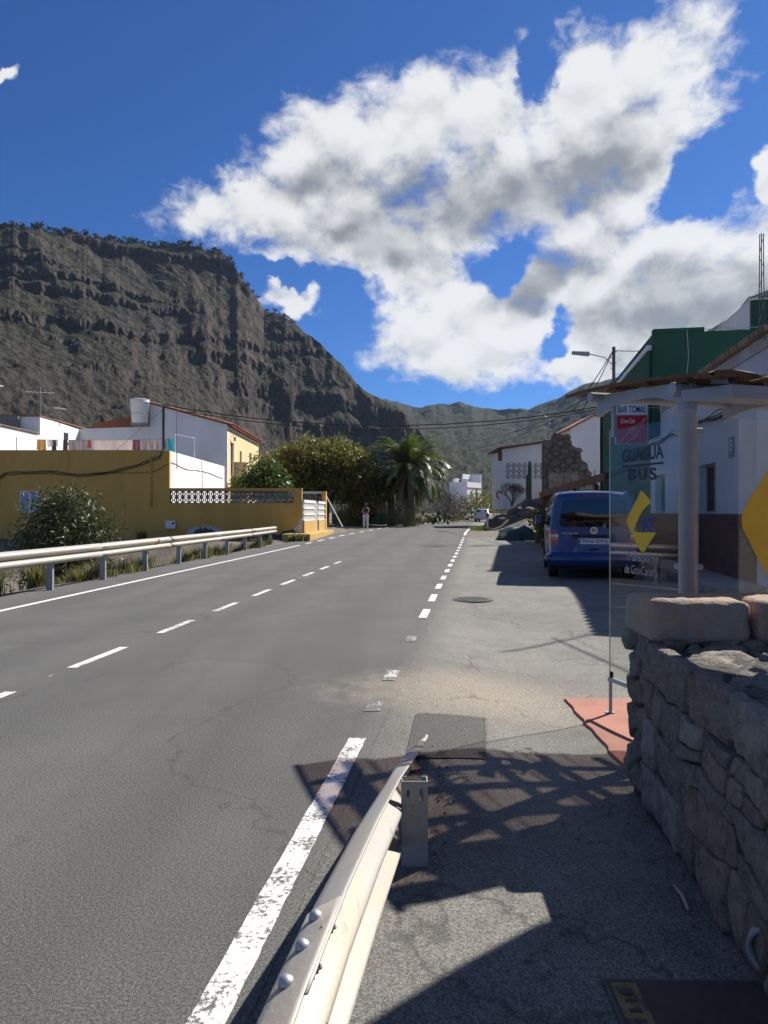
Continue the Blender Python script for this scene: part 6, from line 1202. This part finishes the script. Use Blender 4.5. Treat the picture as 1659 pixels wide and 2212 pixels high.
def shrub(name, loc, r, n, leaf, mat, label, seed, cat='shrub', aspect=.35, group=None, shell=.25, lumps=.4, crown='foliage'):
    t = empty(name, loc, 0, label, cat, group); rng = np.random.default_rng(seed); m = MB(); rn = random.Random(seed)
    for k in range(6): limbs(m, Vector((0, 0, -.1)), Vector((rn.uniform(-.7, .7), rn.uniform(-.7, .7), 1)).normalized(), r[2] * .7, .02 + r[0] * .012, 2, rn)
    m.build('stem', M_TWIG, t); C = ell_pts(n, (0, 0, r[2] * .75), r, rng, shell, lumps, seed); C = C[C[:, 2] > .02]; inst(crown, fast_mesh(crown, card_leaves(C, leaf, rng, aspect), None, mat, 4), t); return t
g_ = lambda x_, y_: (x_, y_, float(gz(x_, y_)))
shrub('broom_shrub', g_(1.6, 53.5), (1.9, 1.3, 1.15), 5200, .09, M_SCRUB, 'rounded grey green shrub at the foot of the palm', 3, aspect=.13)
shrub('grey_shrub', g_(6.3, 76.), (2.6, 2.0, 2.2), 4200, .12, M_TWIG, 'leafless grey brown shrub before the corner house', 6, aspect=.22); shrub('grey_shrub', g_(8.6, 92.), (2.6, 2, 1.6), 2400, .12, M_SCRUB, 'low dry shrub further along the bend', 16, aspect=.3)
shrub('yard_shrub', g_(-2.6, 53.5), (1.0, .8, .9), 1500, .09, M_LEAF, 'small dark shrub between balustrade and walker', 13)
shrub('yard_shrub', g_(-1.7, 55.5), (1.1, .8, 1.3), 1800, .09, M_LEAF, 'dark shrub in the shade behind the walker', 14)
shrub('green_shrub', g_(11.2, 88.), (2.2, 2, 2.2), 2400, .14, M_LEAF, 'dark bush right of the corner house behind the car', 23); shrub('green_shrub', g_(14.5, 84.), (2.8, 2, 2.6), 2600, .14, M_LEAF, 'dark bush behind the rocky bank', 24)
bt = empty('bare_tree', (9.25, 52.3, 2.2), 0, 'small bare grey tree on top of the rocky bank', 'tree'); m = MB(); rn = random.Random(4); tips = []
for k in range(4): limbs(m, Vector((0, 0, -.3)), Vector((rn.uniform(-.6, .6), rn.uniform(-.4, .4), 1)).normalized(), .55, .05, 4, rn, .75, .05, tips)
m.build('trunk', M_TWIG, bt); C = np.repeat(np.array([t_[:] for t_ in tips]), 4, 0); inst('crown', fast_mesh('crown', card_leaves(C + RNG.normal(size=C.shape) * .08, .06, RNG, .4), None, M_TWIG, 4), bt)
ca_ = empty('columnar_cactus', (10.45, 51.8, 2.0), 0, 'tall dark columnar cactus in front of the white outhouse', 'cactus')
for k, (x_, h_, r_) in enumerate(((0, 3.15, .14), (-.16, 2.2, .11))):
    m = MB(); n_ = 16; rows = [[((r_ * (1 if i % 2 else .72) * s_) * math.cos(2 * math.pi * i / n_) + x_, (r_ * (1 if i % 2 else .72) * s_) * math.sin(2 * math.pi * i / n_), z_) for i in range(n_ + 1)] for z_, s_ in ((0, 1), (h_ * .5, 1.05), (h_ * .9, 1), (h_, .5))]; m.grid(rows); m.add([*rows[-1][:-1]], [tuple(range(n_))]); m.build('stem', M_CACT, ca_)
pk = empty('prickly_pear', g_(4.0, 63.), 0, 'cluster of prickly pear pads by the roadside marker', 'cactus'); rn = random.Random(8)
for k in range(46): m = MB(); m.lathe((0, 0, 0), [(.02, -.035), (.13, -.03), (.17, 0), (.13, .03), (.02, .035)], 12); o = m.build('pad', M_CACT, pk, True); o.location = (rn.gauss(0, .75), rn.gauss(0, .4), .15 + abs(rn.gauss(0, .5))); o.rotation_euler = (R(90) + rn.uniform(-.5, .5), rn.uniform(-1, 1), rn.uniform(0, 3)); o.scale = (1, 1.45, 1)
# grasses
def blades(pts, h, spread, rng, per=1, w=.010):
    n = len(pts); d = rng.normal(size=(n, 2)); d /= np.linalg.norm(d, axis=1, keepdims=True); hh = (h * (.5 + .7 * rng.random(n)))[:, None]; lean = (spread * rng.random(n))[:, None]
    z = np.zeros((n, 1)); mid = np.asarray(pts) + np.concatenate([d * lean * hh * .35, hh * .6], 1); tip = np.asarray(pts) + np.concatenate([d * lean * hh, hh * (1 - lean * .35)], 1); s = np.concatenate([-d[:, 1:], d[:, :1], z], 1) * w
    return np.concatenate([np.stack([pts - s, pts + s, mid + s * .8, mid - s * .8], 1), np.stack([mid - s * .8, mid + s * .8, tip + s * .1, tip - s * .1], 1)], 0).reshape(-1, 3), tip
V = []
for k in range(560):
    y = random.uniform(8, 33.2); x = lpx(y) - random.uniform(.15, 1.6) ** 1.2
    if fbm(x * .8, y * .6, 0, 2, 4) < .53: continue
    c = np.array([[x, y, float(gz(x, y)) - .02]]) + RNG.normal(size=(44, 3)) * np.array([.09, .09, 0]); V.append(blades(c, random.uniform(.22, .5), .8, RNG, w=.006)[0])
tag(inst('roadside_grass', fast_mesh('roadside_grass', np.concatenate(V), None, M_GRASS, 4)), 'dry and green verge grass under the crash barrier', 'grass', kind='stuff')
for k, (u, v, h_, lb_) in enumerate(((45, 1285, .75, 'arching fountain grass clump nearest the left edge'), (8, 1290, .6, 'fountain grass clump cut by the left edge'), (135, 1262, .6, 'fountain grass clump beside the nearest barrier post'), (285, 1230, .55, 'fountain grass clump beneath the barrier, third post'), (420, 1205, .5, 'fountain grass clump beneath the barrier mid length'), (330, 1222, .55, 'fountain grass clump just past the third post'))):
    p_ = G(u, v); p_.x -= .55; p_.z = float(gz(p_.x, p_.y)); t = empty('fountain_grass', p_, 0, lb_, 'grass clump', 'fountain grass clumps'); c = RNG.normal(size=(420, 3)) * np.array([.09, .09, 0]); b_, tip = blades(c, h_, 1.0, RNG, w=.006); inst('blades', fast_mesh('blades', b_, None, M_GRASS, 4), t)
    sel = RNG.choice(len(tip), 22); Vp = []
    for i in sel:
        d = tip[i] - c[i]; d = d / np.linalg.norm(d); q = tip[i][None] + d[None] * np.linspace(0, .16, 16)[:, None]; Vp.append(card_leaves(q + RNG.normal(size=q.shape) * .006, .022, RNG, .25))
    inst('plumes', fast_mesh('plumes', np.concatenate(Vp), None, M_PLUME, 4), t)
def weeds(name, label, centres, n, h, mat, sp=.12, cat='weeds'):
    V = []
    for c0 in centres: c = np.array([c0[:]]) + RNG.normal(size=(n, 3)) * np.array([sp, sp, 0]); c[:, 2] = gz(c[:, 0], c[:, 1]) - .005; V.append(blades(c, h, .9, RNG, w=h * .05)[0])
    return tag(inst(name, fast_mesh(name, np.concatenate(V), None, mat, 4)), label, cat, kind='stuff')
weeds('joint_weeds', 'weeds growing in the joint of the mended asphalt', [pp[0].lerp(pp[1], t) for t in np.linspace(.05, 1, 20)] + [pp[1].lerp(pp[2], t) for t in np.linspace(0, .7, 12)], 9, .022, M_WEED, .012)
weeds('verge_weeds', 'bright green weeds at the start of the right-hand line', [(6.35 + .25 * math.cos(k), 45.5 + k * .16, 0) for k in range(26)], 45, .22, M_WEED, .25)
weeds('bend_weeds', 'pale green weeds along the inside of the far bend', [(float(Lx(y)) - 1.2 - .5 * random.random(), y, 0) for y in np.arange(62, 98, .5)], 45, .40, M_GRASS, .35)
weeds('doorstep_weeds', 'grass tuft growing against the doorstep', [(-4.3, 34.85, 0), (-4.1, 34.8, 0)], 70, .45, M_GRASS, .14)
# rocks on the bank
bkr = [(8.6, 47.5), (9.6, 47.2), (10.7, 47.0), (9.0, 49.0), (10.2, 49.3), (11.4, 48.3), (8.3, 50.6), (9.4, 50.8), (11.9, 47.6), (8.0, 53.), (8.8, 52.6), (10.9, 50.4)]
for k, (x_, y_) in enumerate(bkr):
    s_ = random.uniform(.5, 1.15); me = rock_box(s_ * 1.4, s_, s_ * .8, s_ * .28, s_ * .09, 60 + k, 8, 4 / s_); me.materials.append(M_ROCKB); o = inst('bank_boulder', me, None, (x_, y_, float(gz(x_, y_)) + .05), (random.uniform(-.3, .3), random.uniform(-.3, .3), random.uniform(0, 3)))
    tag(o, 'brown weathered boulder set in the roadside bank', 'boulder', 'boulders in the bank')
cable_pts = [(float(6.9 + k * .62), 43.5 + k * .28) for k in range(9)]; m = MB(); m.tube([(x_, y_, float(gz(x_, y_)) + .06) for x_, y_ in cable_pts], .045, 8); tag(m.build('black_hose', M_BLACK, None, True), 'black hose lying across the foot of the bank', 'hose')
# ---------------------------------------------------------------- small roadside things
def marker(loc, label, h=1.05, refl=M_ORNG):
    b = empty('marker_post', loc, R(5), label, 'marker post', 'white roadside marker posts'); m = MB(); m.prism(rounded(-.07, .07, -.05, .05, .03, 3), -.2, h); m.build('shaft', M_SWHITE, b, fix=True)
    m = MB(); m.prism(rounded(-.073, .073, -.053, .053, .03, 3), h - .32, h - .06); m.build('black_band', M_BLACK, b, fix=True); m = MB(); m.box(-.035, .035, -.060, -.054, h - .28, h - .10); m.build('reflector', refl, b)
marker(G(1052.5, 1143.6), 'white marker post with orange reflector at the rocky bank', 1.1); marker(G(882, 1133.5), 'white marker post beside the rounded shrub', 1.1, M_WHITE); marker(G(935, 1129), 'white marker post before the grey shrub', 1.05, M_WHITE); marker(G(963.5, 1128), 'white marker post nearest the corner house', 1.05, M_WHITE)
sp_ = empty('sign_post', G(923, 1130), 0, 'thin grey sign post beside the prickly pear', 'sign post'); m = MB(); m.tube([(0, 0, -.2), (0, 0, 2.9)], .035, 8); m.build('shaft', M_STEEL, sp_); m = MB(); m.box(-.16, .16, -.05, -.035, 1.75, 2.15); m.build('plate', M_GREY, sp_)
rs = empty('round_sign', (9.15, 56.5, .4), 0, 'round red-rimmed road sign behind the bare tree', 'sign'); m = MB(); m.tube([(0, 0, 0), (0, 0, 2.5)], .03, 8); m.build('shaft', M_STEEL, rs); m = MB(); m.lathe((0, -.05, 2.45), [(.40, -.01), (.40, .01)], 26, 'Y'); m.build('red_rim', M_SRED, rs); m = MB(); m.lathe((0, -.066, 2.45), [(.29, -.004), (.29, .004)], 26, 'Y'); m.build('white_disc', M_SWHITE, rs)
cvp = P(1022, 1115, 96); cv = empty('chevron_board', (cvp.x, cvp.y, .4), 0, 'black and white chevron board at the bend', 'sign'); m = MB(); m.box(-.95, .95, 0, .04, .25, .85); m.build('board', M_BLACK, cv)
for k in range(3): m = MB(); x_ = -.75 + k * .55; m.add([(x_, -.006, .28), (x_ + .2, -.006, .28), (x_ + .42, -.006, .55), (x_ + .2, -.006, .82), (x_, -.006, .82), (x_ + .22, -.006, .55)], [(0, 1, 2, 5), (5, 2, 3, 4)]); m.build('chevron', M_SWHITE, cv)
fb_ = empty('crash_barrier', (0, 0, 0), 0, 'short white crash barrier end at the far bend', 'barrier'); wbeam('beam', [(9.9 + k * .8, 90.5 + k * 1.6, 1.25 - (.0 if k else .5)) for k in range(5)], 1, M_WHITE, fb_)
for k in range(1, 5): cpost('post', fb_, (9.85 + k * .8, 90.5 + k * 1.6, .3), .12, .07, -.1, .8, M_GALVP, False)
# slanted white prop, stone and green tarpaulin in the yard by the tree
a_, b_ = P(722, 1104, 47), P(740, 1138, 46.5); m = MB(); m.tube([a_ + Vector((-.6, .2, 1.1)), b_], .035, 8); tag(m.build('white_prop', M_WHITE), 'slanted white pole leaning under the tree', 'pole')
me = rock_box(.5, .35, .32, .06, .01, 5, 6); me.materials.append(M_WHITE); q = G(693, 1143); tag(inst('white_block', me, None, (q.x, 46, float(gz(q.x, 46)) + .14)), 'small white block on the ground behind the balustrade', 'block')
yf = empty('yard_fence', (-4.2, 58.5, .5), 0, 'dark wire fence with green sheeting beneath the big tree', 'fence')
for k in range(9): m = MB(); m.tube([(k * .75, 0, -.1), (k * .75, 0, 2.2)], .04, 7); m.build('post', M_STEEL, yf)
for k, (z0, z1, mt) in enumerate(((.0, .9, M_GREEN), (1.95, 2.0, M_STEEL), (1.0, 1.05, M_STEEL))): m = MB(); m.box(0, 6.0, -.02, .0, z0, z1); m.build('sheet' if k == 0 else 'rail', pm('green_sheet', (.03, .16, .08), None, 4, .6) if k == 0 else mt, yf)
hutb = empty('yard_hut', (-1.4, 60.5, .5), 0, 'dark grey hut in the shade behind the walker', 'hut'); m = MB(); m.box(-1.6, 1.6, 0, 2, 0, 2.3); m.build('wall', M_BLOCK, hutb); m = MB(); m.box(-.3, .5, -.03, -.002, 1.0, 1.6); m.build('window', M_CGLASS, hutb); m = MB(); m.box(-1.75, 1.75, -.2, 2.1, 2.304, 2.4); m.build('roof', M_CONC, hutb)
pw = empty('power_pole', (P(626, 950, 62).x, 62., .5), 0, 'brown wooden power pole rising behind the big tree', 'pole'); m = MB(); m.tube([(0, 0, 0), (0, 0, 8.4)], [.13, .10], 8); m.build('shaft', M_WOODP, pw); m = MB(); m.box(-.05, .35, -.05, .05, 7.3, 7.4); m.build('bracket', M_STEEL, pw)
span((pw.location.x, 62, 7.9), (6.5, 66, 9.0), .8, .014, 'thin wire from the wooden power pole across the palm')
# potted plants and covered pile by the van's front
for k, (u, v, s_, lb_) in enumerate(((1166, 1172, 1.0, 'leafy shrub in a terracotta trough beside the van'), (1180, 1186, .8, 'leafy plant in a terracotta pot nearest the van'))):
    q = G(u, v); t = empty('potted_plant', q, 0, lb_, 'potted plant', 'plants beside the van'); m = MB(); m.lathe((0, 0, 0), [(.22 * s_, 0), (.30 * s_, .42 * s_), (.33 * s_, .42 * s_), (.33 * s_, .5 * s_), (.28 * s_, .5 * s_)], 18); m.build('pot', M_TILE, t, True)
    C = ell_pts(900, (0, 0, 1.0 * s_), (.55 * s_, .5 * s_, .65 * s_), np.random.default_rng(k + 40), .2, .4, k); inst('foliage', fast_mesh('foliage', card_leaves(C, .075, RNG, .4), None, M_LEAF, 4), t)
q = G(1120, 1165); tp = empty('tarpaulin', q, RD, 'dark green tarpaulin over a heap before the van', 'tarpaulin'); m = MB(); m.grid([[(x_, y_, max(.0, .55 * (1 - (x_ / 1.1) ** 2) * (1 - (y_ / 1.0) ** 2)) ** .6 + .05 * math.sin(x_ * 7 + y_ * 5)) for x_ in np.linspace(-1.1, 1.1, 16)] for y_ in np.linspace(-1., 1., 14)]); m.build('sheet', pm('tarp_green', (.018, .055, .04), (.012, .04, .03), 4, .6, bump=.03, bscale=5), tp, True)
# loose grit by the buried barrier end and along the wall's foot
V = []; grit_ = MB()
for k in range(420):
    if k < 230: x_, y_ = random.gauss(.33, .07), random.uniform(2.9, 4.8); x_ = float(np.interp(y_, [0, 3, 4.83], [-.2, .21, .33])) + random.gauss(0, .06)
    else: y_ = random.uniform(1.8, 3.7); x_ = wx(y_) - abs(random.gauss(0, .07)) - .02
    s_ = random.uniform(.002, .0055) if random.random() < .93 else .009; z_ = float(gz(x_, y_)) + s_ * .5; grit_.add([(x_ + s_ * random.uniform(.7, 1.3) * a, y_ + s_ * random.uniform(.7, 1.3) * b, z_ + s_ * c) for a, b, c in ((1, 0, 0), (-1, 0, 0), (0, 1, 0), (0, -1, 0), (0, 0, .8), (0, 0, -.8))], [(0, 2, 4), (2, 1, 4), (1, 3, 4), (3, 0, 4), (2, 0, 5), (1, 2, 5), (3, 1, 5), (0, 3, 5)])
tag(grit_.build('grit', M_DIRT), 'loose grit beside the buried barrier end and wall foot', 'grit', kind='stuff')
# ---------------------------------------------------------------- air between here and the mountains
hz = MB(); hz.box(-4100, 4100, -560, 6100, -30, 640); hzo = tag(hz.build('haze', None), 'thin blue air filling the valley', 'haze', kind='stuff')
mh_ = bpy.data.materials.new('haze'); mh_.use_nodes = True; nt_ = mh_.node_tree; nt_.nodes.clear(); vo = nt_.nodes.new('ShaderNodeVolumePrincipled'); vo.inputs['Color'].default_value = (.50, .72, 1, 1); vo.inputs['Density'].default_value = .00003; vo.inputs['Anisotropy'].default_value = .35
oo = nt_.nodes.new('ShaderNodeOutputMaterial'); nt_.links.new(vo.outputs[0], oo.inputs['Volume']); hzo.data.materials.clear(); hzo.data.materials.append(mh_)
